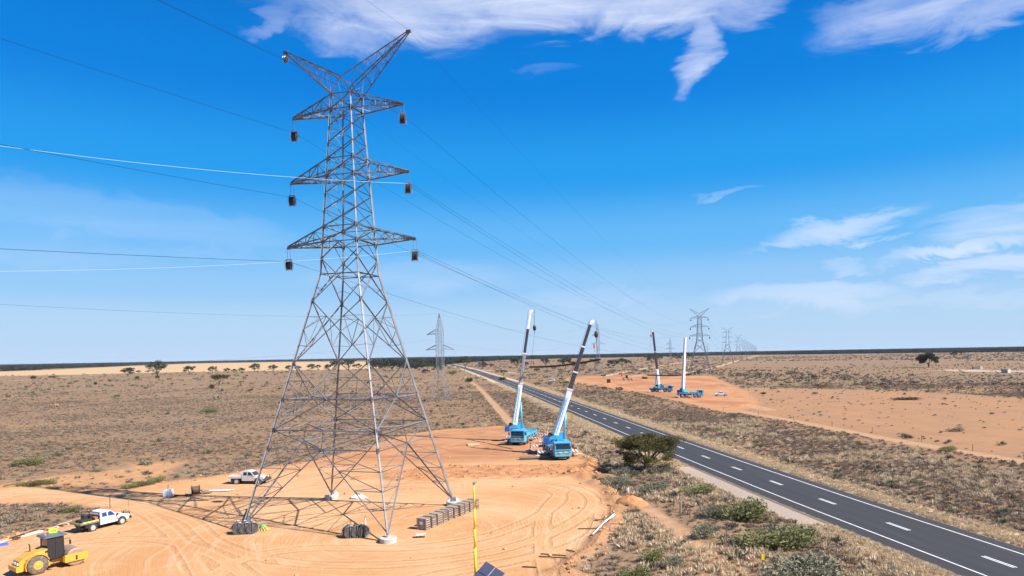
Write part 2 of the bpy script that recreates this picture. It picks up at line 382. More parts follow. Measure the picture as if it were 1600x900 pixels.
d_road = ldist(gx, gy, RSTEP)
s_pad = np.maximum(sdf(gx, gy, PAD), sdf(gx, gy, FPAD) * 0.5)
s_dark = sdf(gx, gy, DARKB)
padnoise = (fbm(gx * .25, gy * .25, 3) - .47) * 3.5
sp = s_pad + padnoise
near = np.clip((260 - gy) / 80, 0, 1) * np.clip((np.abs(gx) < 200).astype(float), 0, 1)
gz = (fbm(gx * .12, gy * .12, 5) - .47) * .5 + (fbm(gx * .9, gy * .9, 9, 3) - .44) * .16
gz_pad = (fbm(gx * .06, gy * .1, 15) - .47) * .22 + (fbm(gx * 1.1, gy * 1.1, 19, 3) - .44) * .035
onpad = np.clip(sp / 1.5, 0, 1)
gz = gz * (1 - onpad) + gz_pad * onpad
spn = sdf(gx, gy, PAD); bm = fbm(gx * .8, gy * .8, 33, 4)
east = np.clip((gx + 10) / 12, 0.25, 1)
gz += np.exp(-((spn + .3) / .85) ** 2) * (.05 + .95 * bm ** 1.5) * 1.15 * east       # windrow pushed up along the pad edge
dk = np.clip(s_dark / 1.2 + .6, 0, 1)
gz += dk * (fbm(gx * .45, gy * .9, 41, 4) - .25) * .9
gz *= near
rt = np.clip((d_road - 6.0) / 5.0, 0, 1); gz = gz * rt - .10 * (1 - rt) - .12 * np.clip(1 - np.abs(d_road - 11) / 4, 0, 1) * near
s_dirt = lambda: None
t_trk = np.full(gx.shape, -50.0)
for ln, wd in TRK: t_trk = np.maximum(t_trk, wd - ldist(gx, gy, ln))
t_pale = np.full(gx.shape, -50.0)
for ln, wd in PALE: t_pale = np.maximum(t_pale, wd - ldist(gx, gy, ln))
wood = np.maximum.reduce([sdf(gx, gy, p) for p in WOOD])
# side of the road: gravel on the camera side near the lens
gme = bpy.data.meshes.new('ground'); nx, ny = len(xs), len(ys)
gme.vertices.add(nx * ny); gme.vertices.foreach_set('co', np.stack([gx, gy, gz], 1).ravel().astype(np.float32))
ii = np.arange(nx * ny).reshape(ny, nx); quads = np.stack([ii[:-1, :-1], ii[:-1, 1:], ii[1:, 1:], ii[1:, :-1]], -1).reshape(-1, 4)
gme.loops.add(quads.size); gme.loops.foreach_set('vertex_index', quads.ravel().astype(np.int32))
gme.polygons.add(len(quads)); gme.polygons.foreach_set('loop_start', np.arange(0, quads.size, 4, dtype=np.int32))
gme.polygons.foreach_set('use_smooth', np.ones(len(quads), bool)); gme.update(calc_edges=True)
side = np.sign(gx - np.interp(gy, [p[1] for p in RLxy], [p[0] for p in RLxy]))
ATT = dict(pad=s_pad, dark=s_dark, red=sdf(gx, gy, RED), gold=sdf(gx, gy, GOLD), orng=sdf(gx, gy, ORNG), trk=t_trk, pale=t_pale, wood=wood,
           road=d_road, side=side)
TYR = [gp((-60, 772), (100, 776), (200, 792), (255, 822), (290, 860), (330, 930)), gp((-80, 800), (60, 783), (190, 786), (290, 812), (340, 850), (430, 876), (560, 884), (700, 874), (820, 848), (900, 812), (925, 780), (880, 757), (800, 750), (690, 752), (560, 757), (440, 766), (330, 776)),
       gp((955, 815), (900, 850), (820, 872), (700, 895), (560, 925)), gp((420, 750), (560, 742), (700, 700), (800, 690)), gp((310, 940), (360, 880), (470, 858), (640, 856), (760, 838), (850, 800), (870, 770), (800, 757), (650, 764)),
       gp((-100, 880), (100, 850), (230, 842), (330, 866), (420, 930)), gp((880, 765), (850, 800), (845, 850), (860, 930)), gp((940, 790), (930, 830), (880, 890))]
t_ty = np.full(gx.shape, 50.0)
for ln in TYR: t_ty = np.minimum(t_ty, ldist(gx, gy, [(p.x, p.y) for p in spline(ln, 2.0)]))
ATT['tyre'] = t_ty
for k, v in ATT.items():
    at_ = gme.attributes.new(k, 'FLOAT', 'POINT'); at_.data.foreach_set('value', np.clip(v, -60, 60).astype(np.float32))
m = bpy.data.materials.new('ground_soil'); m.use_nodes = True; T = NT(m.node_tree); B = T.n['Principled BSDF']; B.inputs['Roughness'].default_value = .95; B.inputs['Specular IOR Level'].default_value = .15
geo = T.node('ShaderNodeNewGeometry'); pos = geo.outputs['Position']
flat = T.mapping(pos, (1, 1, 0))
nA = T.noise(flat, .012, 5, .6); nB = T.noise(flat, .09, 6, .62); nC = T.noise(flat, .7, 6, .65); nD = T.noise(flat, 3.5, 4, .7)
nE = T.noise(T.mapping(flat, (1, 1, 1), (0, 0, 0), (50, 9, 0)), .28, 6, .65)
wob = T.math('MULTIPLY', T.math('SUBTRACT', nC, .5), 2.6); wobL = T.math('MULTIPLY', T.math('SUBTRACT', nB, .5), 16.0)
def msk(name, w0=.35, wb=wob, off=0.0):
    return T.ramp(T.math('ADD', T.math('ADD', T.attr(name), wb), off), -w0, w0)
soil = T.mix(T.ramp(nB, .35, .65), (.50, .315, .175), (.40, .25, .145))
soil = T.mix(T.ramp(nA, .40, .62), soil, (.43, .30, .19))
litter = T.mix(nD, (.25, .18, .13), (.15, .105, .075))
scr = T.mix(T.ramp(nC, .42, .66, 0, .75), soil, litter)
scr = T.mix(T.ramp(T.noise(T.mapping(flat, (.35, 1, 1), (0, 0, .1)), .02, 4, .55), .52, .7, 0, .6), scr, (.54, .335, .17))
redp = T.mix(T.ramp(nB, .35, .7), (.60, .33, .17), (.50, .30, .175)); redp = T.mix(T.ramp(nD, .45, .8, 0, .35), redp, (.27, .17, .11))
col = T.mix(1.0, T.mix(msk('red', 6, wobL), scr, redp), (.72, .69, .66), 'MULTIPLY')
orn = T.mix(T.ramp(nC, .35, .7), (.62, .32, .14), (.46, .25, .13))
col = T.mix(T.math('MULTIPLY', msk('orng', 2.5, wobL, -1.0), .85), col, orn)
gold = T.mix(nB, (.62, .42, .22), (.52, .34, .18)); col = T.mix(msk('gold', 4, wob), col, gold)
# verge: bleached grass and gravel
vg = T.mix(T.ramp(nD, .35, .7), (.64, .48, .31), (.50, .36, .22))
grv = T.mix(T.ramp(nD, .35, .65), (.44, .36, .30), (.32, .255, .215))
rd = T.math('ADD', T.attr('road'), T.math('MULTIPLY', wob, .6))
col = T.mix(T.ramp(rd, 11.0, 8.6), col, vg)
ysep = T.node('ShaderNodeSeparateXYZ'); T.l.new(pos, ysep.inputs[0])
gm = T.math('MULTIPLY', T.math('MULTIPLY', T.ramp(rd, 9.4, 8.4), T.ramp(T.attr('side'), .3, -.3)), T.ramp(ysep.outputs[1], 112, 96))
gm = T.math('MULTIPLY', T.math('MULTIPLY', gm, T.ramp(ysep.outputs[1], 56, 74)), .8)
col = T.mix(gm, col, grv)
trkc = T.mix(T.ramp(nC, .35, .7), (.54, .32, .18), (.44, .25, .14)); col = T.mix(T.math('MULTIPLY', msk('trk', .5, T.math('MULTIPLY', wob, .35)), .9), col, trkc)
col = T.mix(T.math('MULTIPLY', msk('pale', 5, wobL), .75), col, (.60, .47, .37))
# graded pad
wv = T.node('ShaderNodeVectorMath', operation='ADD'); T.l.new(flat, wv.inputs[0])
wn_ = T.node('ShaderNodeTexNoise'); T.put(wn_.inputs['Vector'], flat); wn_.inputs['Scale'].default_value = .045; wn_.inputs['Detail'].default_value = 2
ws = T.node('ShaderNodeVectorMath', operation='SCALE'); T.l.new(wn_.outputs['Color'], ws.inputs[0]); ws.inputs['Scale'].default_value = 9.0; T.l.new(ws.outputs[0], wv.inputs[1]); fw = wv.outputs[0]
st1 = T.noise(T.mapping(fw, (.05, .22, 1), (0, 0, -.45)), 1.0, 7, .62, .8)
st2 = T.noise(T.mapping(fw, (.34, .045, 1), (0, 0, .5), (7, 3, 0)), 1.0, 6, .6, .6)
fine = T.noise(T.mapping(fw, (.35, 2.2, 1), (0, 0, -.5)), 1.0, 5, .7, .4)
patch = T.noise(flat, .055, 6, .62, .4)
psub = T.node('ShaderNodeVectorMath', operation='SUBTRACT'); T.l.new(fw, psub.inputs[0]); psub.inputs[1].default_value = (-4, 74, 0)
psp = T.node('ShaderNodeSeparateXYZ'); T.l.new(psub.outputs[0], psp.inputs[0])
rr_ = T.math('SQRT', T.math('ADD', T.math('MULTIPLY', psp.outputs[0], psp.outputs[0]), T.math('MULTIPLY', psp.outputs[1], psp.outputs[1])))
th_ = T.math('ARCTAN2', psp.outputs[1], psp.outputs[0]); pcv = T.node('ShaderNodeCombineXYZ'); T.put(pcv.inputs[0], T.math('MULTIPLY', rr_, 1.3)); T.put(pcv.inputs[1], T.math('MULTIPLY', th_, 1.6))
ring = T.noise(pcv.outputs[0], 1.0, 5, .62, .2)
pcv2 = T.node('ShaderNodeCombineXYZ'); T.put(pcv2.inputs[0], T.math('MULTIPLY', rr_, 5.0)); T.put(pcv2.inputs[1], T.math('MULTIPLY', th_, 4.0)); rut = T.noise(pcv2.outputs[0], 1.0, 3, .6, .1)
pc = T.mix(T.ramp(patch, .36, .64), (.655, .38, .19), (.56, .285, .12))
pc = T.mix(T.ramp(T.noise(flat, .035, 4, .6), .50, .66, 0, .8), pc, (.60, .30, .13))
pc = T.mix(T.ramp(st1, .48, .70, 0, .45), pc, (.72, .46, .28))
pc = T.mix(T.ramp(ring, .50, .66, 0, .4), pc, (.74, .49, .31))
pc = T.mix(T.ramp(ring, .44, .34, 0, .45), pc, (.56, .30, .145))
pc = T.mix(T.ramp(rut, .58, .70, 0, .35), pc, (.50, .27, .13))
pc = T.mix(T.ramp(fine, .56, .74, 0, .3), pc, (.52, .28, .14))
pc = T.mix(T.ramp(nD, .62, .82, 0, .4), pc, (.44, .23, .12))
tyd = T.math('ABSOLUTE', T.math('SUBTRACT', T.attr('tyre'), .85)); trd = T.noise(flat, 2.2, 3, .7); tm_ = T.math('MULTIPLY', T.ramp(tyd, .30, .10), T.ramp(trd, .36, .58, .25, 1))
pc = T.mix(T.math('MULTIPLY', tm_, .32), pc, (.47, .245, .12))
pc = T.mix(T.math('MULTIPLY', T.math('MULTIPLY', T.ramp(tyd, .60, .34), T.ramp(tyd, .26, .34)), .22), pc, (.78, .54, .35))
yfar = T.ramp(ysep.outputs[1], 104, 120)
pfar = T.mix(T.ramp(T.math('ADD', st1, T.math('MULTIPLY', T.math('SUBTRACT', T.noise(T.mapping(flat, (.05, .018, 1), (0, 0, -.3)), 1.0, 5, .65, .8), .5), T.ramp(ysep.outputs[1], 180, 260, 0, 2.0))), .38, .62), (.52, .24, .11), (.36, .145, .06)); pfar = T.mix(T.ramp(fine, .45, .7, 0, .45), pfar, (.60, .37, .235))
pc = T.mix(T.math('MULTIPLY', yfar, .85), pc, pfar)
col = T.mix(msk('pad', .35, T.math('ADD', wob, T.math('MULTIPLY', wobL, T.ramp(ysep.outputs[1], 200, 300, 0, 1.3)))), col, pc)
edge = T.math('MULTIPLY', T.ramp(T.math('ABSOLUTE', T.math('ADD', T.attr('pad'), T.math('MULTIPLY', wob, .5))), 1.7, .3), .75)
col = T.mix(edge, col, T.mix(T.ramp(nD, .4, .65), (.58, .31, .15), (.40, .19, .09)))
col = T.mix(T.math('MULTIPLY', msk('dark', .8, wob, .2), .8), col, T.mix(T.ramp(nC, .4, .62), (.54, .25, .11), (.38, .165, .075)))
col = T.mix(msk('wood', 15, wobL), col, (.13, .11, .07))
col = T.mix(1.0, col, (.80, .80, .80), 'MULTIPLY')
T.l.new(col, B.inputs['Base Color'])
bmp = T.node('ShaderNodeBump'); bmp.inputs['Strength'].default_value = .55; bmp.inputs['Distance'].default_value = .12
T.l.new(T.math('ADD', T.math('ADD', nD, nC), T.math('ADD', T.math('MULTIPLY', fine, .6), T.math('SUBTRACT', T.math('MULTIPLY', T.math('ADD', rut, ring), .8), T.math('MULTIPLY', tm_, .9)))), bmp.inputs['Height']); T.l.new(bmp.outputs[0], B.inputs['Normal'])
gme.materials.append(m)
ground = put('ground', gme); tag(ground, 'red dirt and dry scrub plain', kind='structure')

# far dirt tracks: thin sheets just above the plain
tkm = bpy.data.materials.new('track_dirt'); tkm.use_nodes = True; T = NT(tkm.node_tree); geo = T.node('ShaderNodeNewGeometry'); T.n['Principled BSDF'].inputs['Roughness'].default_value = .95
T.l.new(T.mix(T.noise(geo.outputs[0], .3, 5, .7), (.54, .37, .25), (.40, .26, .165)), T.n['Principled BSDF'].inputs['Base Color'])
TLAB = ['pale straight track below the far towers', 'pale track curving past the distant loader', 'thin track between the far cranes and the second tower', 'cross track on the right plain', 'pale track at the golden field edge', 'pale scald by the umbrella tree', 'side track by the parked four wheel drive', 'track joining the highway bend', 'track behind the near tower', 'bare track past the water tank']
for (ln, wd), lb in zip(FTRK, TLAB):
    P = spline(ln, 12.0); q = []; rr0 = random.Random(len(P)); k_ = len(P)
    for i, p in enumerate(P):
        t = (P[min(i + 1, k_ - 1)] - P[max(i - 1, 0)]).normalized(); f = min(1, .15 + i / 2, .15 + (k_ - 1 - i) / 2) * rr0.uniform(.65, 1.1); q.append((Vector((p.x + t.y * wd * f, p.y - t.x * wd * f, .05)), Vector((p.x - t.y * wd * f, p.y + t.x * wd * f, .05))))
    me = bpy.data.meshes.new('dirt_track'); me.from_pydata([a for a, b in q] + [b for a, b in q], [], [(i, i + 1, k_ + i + 1, k_ + i) for i in range(k_ - 1)]); me.update(); me.materials.append(tkm); tag(put('dirt_track', me), lb, kind='structure')
# ================================================================ ROAD
asph = bpy.data.materials.new('asphalt'); asph.use_nodes = True; T = NT(asph.node_tree); B = T.n['Principled BSDF']; B.inputs['Roughness'].default_value = .85
geo = T.node('ShaderNodeNewGeometry'); u = T.attr('across')
c = T.mix(T.noise(geo.outputs[0], 6.0, 5, .7), (.022, .0215, .023), (.032, .031, .033))
c = T.mix(T.ramp(T.noise(T.mapping(geo.outputs[0], (.9, .05, 1), (0, 0, .12)), 1.0, 4, .6), .45, .7, 0, .6), c, (.040, .039, .041))
wt = T.math('ABSOLUTE', T.math('SUBTRACT', T.math('ABSOLUTE', T.math('SUBTRACT', T.math('ABSOLUTE', u), 1.85)), .85)); c = T.mix(T.ramp(wt, .45, .05, 0, .45), c, (.018, .0175, .019))
c = T.mix(T.ramp(T.math('ABSOLUTE', u), 3.75, 4.1, 0, .8), c, (.032, .026, .024))
au = T.math('ADD', T.math('ABSOLUTE', u), T.math('MULTIPLY', T.math('SUBTRACT', T.noise(geo.outputs[0], 1.5, 5, .7), .5), 1.0)); c = T.mix(T.ramp(au, 5.2, 5.55, 0, .8), c, (.30, .22, .15))
T.l.new(c, B.inputs['Base Color']); bn = T.node('ShaderNodeBump'); bn.inputs['Strength'].default_value = .3; bn.inputs['Distance'].default_value = .01
T.l.new(T.noise(geo.outputs[0], 40, 3, .6), bn.inputs['Height']); T.l.new(bn.outputs[0], B.inputs['Normal'])
def offs(d, z, pts=RL):
    out = []
    for i, p in enumerate(pts):
        t = (pts[min(i + 1, len(pts) - 1)] - pts[max(i - 1, 0)]).normalized(); out.append(Vector((p.x + t.y * d, p.y - t.x * d, z)))
    return out
offsets = [(-5.9, -.18), (-5.5, .0), (-3.6, .05), (0, .09), (3.6, .05), (5.5, .0), (5.9, -.18)]
rows = [offs(d, z) for d, z in offsets]; n = len(RL); vs = [v for r in rows for v in r]; fs = []
for j in range(len(rows) - 1):
    for i in range(n - 1): fs.append((j * n + i, (j + 1) * n + i, (j + 1) * n + i + 1, j * n + i + 1))
rme = bpy.data.meshes.new('road'); rme.from_pydata(vs, [], fs); rme.update(); rme.materials.append(asph)
ac = rme.attributes.new('across', 'FLOAT', 'POINT'); ac.data.foreach_set('value', np.repeat([d for d, z in offsets], n).astype(np.float32))
road = put('road', rme); tag(road, 'two lane asphalt highway with white markings', kind='structure')
LINE = mat('road_line_paint', (.78, .78, .78), .6, noise=.18, nscale=1.5)
def strip(name, d0, d1, z0, z1, i0, i1, parent):
    a = offs(d0, z0)[i0:i1]; b = offs(d1, z1)[i0:i1]; k = len(a)
    me = bpy.data.meshes.new(name); me.from_pydata(a + b, [], [(i, k + i, k + i + 1, i + 1) for i in range(k - 1)]); me.update(); me.materials.append(LINE)
    return put(name, me, parent)
zr = lambda d: .09 - .04 * abs(d) / 3.6 + .012
for s_ in (-1, 1): strip('edge_line', s_ * 3.62, s_ * 3.77, zr(3.62), zr(3.77), 0, len(RL), road)
ysl = [p.y for p in RL]; i250 = min(range(len(RL)), key=lambda i: abs(ysl[i] - 240))
strip('solid_centre_line', -.16, -.03, zr(.1), zr(.03), i250, len(RL), road)
cum = [0]
for i in range(1, n): cum.append(cum[-1] + (RL[i] - RL[i - 1]).length)
def alongr(s):
    i = int(np.searchsorted(cum, s)) - 1; i = max(0, min(i, n - 2)); t = (s - cum[i]) / (cum[i + 1] - cum[i]); p = RL[i].lerp(RL[i + 1], t); return p, (RL[i + 1] - RL[i]).normalized()
dm = MB()
for x in (-.20, .07): dm.add([(x, 0, 0), (x + .13, 0, 0), (x + .13, 3.1, 0), (x, 3.1, 0)], [(0, 1, 2, 3)])
dme = dm.mesh('centre_dash', LINE)
s56 = cum[min(range(n), key=lambda i: abs(ysl[i] - 56))]
p56, _ = alongr(s56); s0 = s56 + (53.3 - p56.y) - 11.6 * 3
for k in range(44):
    p, t = alongr(s0 + 11.6 * k)
    if p.y > 470: break
    put('centre_dash', dme, road, Matrix.Translation((p.x, p.y, .102)) @ Matrix.Rotation(math.atan2(t.y, t.x) - math.pi / 2, 4, 'Z'))

# ================================================================ PLANTS
def leaf_mesh(name, clumps, n, size, asp, m, seed, shape=0, up=0.3, flat=1.0):
    """many small leaf blades spread through ellipsoid clumps (x,y,z,rx,ry,rz)"""
    rg = np.random.RandomState(seed); cl = np.array(clumps); vol = (cl[:, 3] * cl[:, 4] * cl[:, 5]) ** .7; pr = vol / vol.sum()
    k = rg.choice(len(cl), n, p=pr); d = rg.normal(size=(n, 3)); d /= np.linalg.norm(d, axis=1)[:, None]; rr = rg.rand(n) ** (.42)
    if shape == 1: d[:, 2] = np.abs(d[:, 2])
    c = cl[k, :3] + d * rr[:, None] * cl[k, 3:6]
    ax = rg.normal(size=(n, 3)) + d * 1.2 + np.array([0, 0, up]); ax /= np.linalg.norm(ax, axis=1)[:, None]
    bx = np.cross(ax, rg.normal(size=(n, 3))); bx /= np.linalg.norm(bx, axis=1)[:, None] + 1e-9
    s = size * (.6 + .8 * rg.rand(n))[:, None]; ax *= s; bx *= s * asp
    V = np.stack([c - ax * .5 - bx * .2, c - bx * .5 + ax * .1, c + ax * .6, c + bx * .5 + ax * .05], 1).reshape(-1, 3)
    me = bpy.data.meshes.new(name); me.vertices.add(4 * n); me.vertices.foreach_set('co', V.astype(np.float32).ravel())
    me.loops.add(4 * n); me.loops.foreach_set('vertex_index', np.arange(4 * n, dtype=np.int32)); me.polygons.add(n)
    me.polygons.foreach_set('loop_start', np.arange(0, 4 * n, 4, dtype=np.int32)); me.update(calc_edges=True)
    tint = np.clip(rg.rand(n) * .7 + rg.rand(len(cl))[k] * .45 - .05, 0, 1)
    a_ = me.attributes.new('tint', 'FLOAT', 'POINT'); a_.data.foreach_set('value', np.repeat(tint, 4).astype(np.float32))
    me.materials.append(m); return me
def tuft_mesh(name, n, h, r, wd, m, seed, spread=.8):
    """blades or twigs rising from one root"""
    rg = np.random.RandomState(seed); a = rg.rand(n) * 6.283; q = rg.rand(n) ** .7
    base = np.stack([np.cos(a) * q * r * .45, np.sin(a) * q * r * .45, rg.rand(n) * h * .35], 1)
    tip = np.stack([np.cos(a) * q * r * (1 + .2 * rg.randn(n)), np.sin(a) * q * r * (1 + .2 * rg.randn(n)), h * (1 - .45 * q ** 2) * (.6 + .5 * rg.rand(n))], 1)
    a2 = rg.rand(n) * 6.283; sd = np.stack([np.cos(a2), np.sin(a2), np.zeros(n)], 1) * wd * (.5 + rg.rand(n))[:, None]
    mid = (base + tip) / 2
    V = np.stack([base, mid - sd, tip, mid + sd], 1).reshape(-1, 3)
    me = bpy.data.meshes.new(name); me.vertices.add(4 * n); me.vertices.foreach_set('co', V.astype(np.float32).ravel())
    me.loops.add(4 * n); me.loops.foreach_set('vertex_index', np.arange(4 * n, dtype=np.int32)); me.polygons.add(n)
    me.polygons.foreach_set('loop_start', np.arange(0, 4 * n, 4, dtype=np.int32)); me.update(calc_edges=True)
    a_ = me.attributes.new('tint', 'FLOAT', 'POINT'); a_.data.foreach_set('value', np.repeat(rg.rand(n), 4).astype(np.float32))
    me.materials.append(m); return me
def scatter(name, label, meshes, P, scl, seed):
    """one object of uncountable plants: points carrying instances"""
    rg = np.random.RandomState(seed); N = len(P)
    me = bpy.data.meshes.new(name); me.vertices.add(N); me.vertices.foreach_set('co', np.asarray(P, np.float32).ravel()); me.update()
    for k, v in (('sz', scl), ('rz', rg.rand(N) * 6.283)): me.attributes.new(k, 'FLOAT', 'POINT').data.foreach_set('value', np.asarray(v, np.float32))
    me.attributes.new('pick', 'INT', 'POINT').data.foreach_set('value', rg.randint(0, len(meshes), N).astype(np.int32))
    o = put(name, me); tag(o, label, kind='stuff')
    cl = bpy.data.collections.new(name + '_sources')
    for i, mm in enumerate(meshes):
        so = bpy.data.objects.new(name + '_source_%02d' % i, mm); cl.objects.link(so)
    ng = bpy.data.node_groups.new(name, 'GeometryNodeTree'); ng.interface.new_socket('Geometry', in_out='INPUT', socket_type='NodeSocketGeometry'); ng.interface.new_socket('Geometry', in_out='OUTPUT', socket_type='NodeSocketGeometry')
    N_ = ng.nodes; L = ng.links; gi = N_.new('NodeGroupInput'); go = N_.new('NodeGroupOutput'); ip = N_.new('GeometryNodeInstanceOnPoints'); ci = N_.new('GeometryNodeCollectionInfo')
    ci.inputs['Collection'].default_value = cl; ci.inputs['Separate Children'].default_value = True; ci.inputs['Reset Children'].default_value = True
    def na(nm, ty):
        q = N_.new('GeometryNodeInputNamedAttribute'); q.data_type = ty; q.inputs[0].default_value = nm; return q.outputs['Attribute']
    mp = N_.new('GeometryNodeMeshToPoints'); L.new(gi.outputs[0], mp.inputs[0]); L.new(mp.outputs[0], ip.inputs['Points'])
    L.new(ci.outputs[0], ip.inputs['Instance']); ip.inputs['Pick Instance'].default_value = True; L.new(na('pick', 'INT'), ip.inputs['Instance Index'])
    cx = N_.new('ShaderNodeCombineXYZ'); L.new(na('rz', 'FLOAT'), cx.inputs[2]); L.new(cx.outputs[0], ip.inputs['Rotation'])
    L.new(na('sz', 'FLOAT'), ip.inputs['Scale']); L.new(ip.outputs[0], go.inputs[0])
    md = o.modifiers.new('scatter', 'NODES'); md.node_group = ng; return o
# ground height lookup
def gh(x, y):
    i = np.clip(np.searchsorted(xs, x) - 1, 0, nx - 2); j = np.clip(np.searchsorted(ys, y) - 1, 0, ny - 2)
    fx = (x - xs[i]) / (xs[i + 1] - xs[i]); fy = (y - ys[j]) / (ys[j + 1] - ys[j]); Zg = gz.reshape(ny, nx)
    return (Zg[j, i] * (1 - fx) + Zg[j, i + 1] * fx) * (1 - fy) + (Zg[j + 1, i] * (1 - fx) + Zg[j + 1, i + 1] * fx) * fy
def field(arr, x, y):
    i = np.clip(np.searchsorted(xs, x) - 1, 0, nx - 2); j = np.clip(np.searchsorted(ys, y) - 1, 0, ny - 2); return arr.reshape(ny, nx)[j, i]
def GH(x, y): return float(gh(np.array([x]), np.array([y]))[0])
rg = np.random.RandomState(11)
def cand(n, y0, y1, pw=1.0):
    y = (y0 ** (2 - pw) + rg.rand(n) * (y1 ** (2 - pw) - y0 ** (2 - pw))) ** (1 / (2 - pw)); x = (rg.rand(n) * 2 - 1) * (.80 * y + 12); return x, y
def scrub_mask(x, y):
    pad = field(s_pad, x, y); tr = field(t_trk, x, y); tr = np.where(y < 60, tr - 2, tr); rd = field(d_road, x, y); gd = field(ATT['gold'], x, y); dkk = field(s_dark, x, y)
    wdn = field(wood, x, y)
    return (pad < -.9) & (tr < -.3) & (rd > 8.8) & (gd < -1) & (dkk < -.5) & (wdn < 20)
def dens_map(x, y):
    d = .10 + 1.9 * np.clip(fbm(x * .05, y * .05, 77, 4) - .36, 0, 1) + 1.6 * np.clip(fbm(x * .35, y * .35, 78, 3) - .46, 0, 1)
    d = np.where(x < 0, d * .8, d)
    rdd = field(ATT['red'], x, y); d = np.where(rdd > 0, d * np.clip(.45 * (y - 290) / 240, .02 + .04 * fbm(x * .03, y * .03, 5, 2), .7) * .8, d)
    og = field(ATT['orng'], x, y); d = np.where(og > -2, d * .15, d)
    road = field(d_road, x, y); d = np.where((road < 30) & (y < 330), d * 1.5 + .18, d)
    ne = (x > 5) & (y < 105) & (road < 32); d = np.where(ne, .9, d)
    trk2 = (x > 6) & (x < 23) & (y < 82); d = np.where(trk2, np.minimum(d, .28), d)
    pl = field(t_pale, x, y); d = np.where(pl > -3, d * .3, d)
    return d
def redk(x, y):      # few plants on the bare red plain
    return np.where(field(ATT['red'], x, y) + (fbm(x * .03, y * .03, 8, 3) - .45) * 60 > 0, np.clip((y - 200) / 500, .05, .5), 1.0)
def rg_tufts(kind, cnt):
    return [tuft_mesh(kind[0] + '_tuft_%d' % i, kind[1], kind[2], kind[3], kind[4], kind[5], 100 + i * 7 + cnt) for i in range(5)]
SETS = []
def place_set(name, label, meshes, n, y0, y1, pw, smin, smax, dm, seed):
    x, y = cand(n, y0, y1, pw); ok = scrub_mask(x, y) & (rg.rand(n) < dm(x, y)); x, y = x[ok], y[ok]
    s = smin + (smax - smin) * rg.rand(len(x)) ** 2.2
    z = gh(x, y) - .03 * s; SETS.append((name, len(x)))
    scatter(name, label, meshes, np.stack([x, y, z], 1), s, seed)
brown = rg_tufts(('scrub', 46, .46, .60, .040, L_BROWN), 0)
grey = rg_tufts(('grey_scrub', 60, .46, .66, .05, L_GREY), 3)
olive = rg_tufts(('saltbush', 60, .60, .65, .06, L_SALT), 5)
straw = rg_tufts(('straw', 40, .42, .32, .018, L_STRAW), 9)
place_set('brown_scrub', 'low brown dry scrub covering the plain', brown, 150000, 38, 330, 0.75, .40, 1.15, lambda x, y: dens_map(x, y), 21)
place_set('grey_scrub', 'grey saltbush scrub scattered over the plain', grey, 90000, 38, 420, 0.75, .40, 1.2, lambda x, y: dens_map(x, y) * .8, 22)
place_set('olive_scrub', 'olive green low bushes dotted over the plain', olive, 60000, 38, 700, 0.7, .4, 1.7, lambda x, y: np.clip(dens_map(x + 300, y) * .38 * np.where(x > 0, 1.2, .35), 0, 1) * redk(x, y), 23)
bigf = [leaf_mesh('far_scrub_%d' % i, [(R_.uniform(-.6, .6), R_.uniform(-.6, .6), .35, .7, .7, .4) for _ in range(3)], 60, .42, .7, L_SALT if i % 2 else L_BROWN, 300 + i, 1) for i in range(6)]
place_set('far_scrub', 'distant low shrubs dotting the flat country', bigf, 60000, 260, 1900, 0.7, .7, 2.6, lambda x, y: np.clip(dens_map(x * .3, y * .3) * .8 * np.where(x > .35 * y, .8, .4) * np.clip((y - 240) / 160, 0, 1), 0, 1) * redk(x, y), 24)
# verge grass
n = 46000; s_ = rg.rand(n) ** 1.4 * 420 + 55; dd = 5.75 + rg.rand(n) ** 1.3 * 5.5; sg = rg.choice([-1, 1], n)
px_ = np.interp(s_, cum, [p.x for p in RL]); py_ = np.interp(s_, cum, [p.y for p in RL]); tx = np.interp(s_ + 2, cum, [p.x for p in RL]) - px_; ty = np.interp(s_ + 2, cum, [p.y for p in RL]) - py_
tl = np.hypot(tx, ty); x = px_ + ty / tl * dd * sg; y = py_ - tx / tl * dd * sg
bare = (sg < 0) & (y > 68) & (y < 104) & (dd < 8.8); ok = (y > 38) & ~bare & (rg.rand(n) < np.clip(1.25 - (dd - 5.75) / 6, .2, 1))
x, y, = x[ok], y[ok]; scatter('verge_grass', 'bleached straw grass along both road verges', straw, np.stack([x, y, gh(x, y) - .02], 1), .45 + .75 * rg.rand(len(x)) ** 1.5, 25)
n = 42000; x, y = cand(n, 38, 170, .8); ok = scrub_mask(x, y) & (field(d_road, x, y) < 34) & (rg.rand(n) < np.clip((fbm(x * .12, y * .12, 91, 3) - .33) * 4, 0, 1)); x, y = x[ok], y[ok]
scatter('straw_tussocks', 'straw coloured grass tussocks between the shrubs', straw, np.stack([x, y, gh(x, y) - .02], 1), .8 + 1.2 * rg.rand(len(x)), 26)
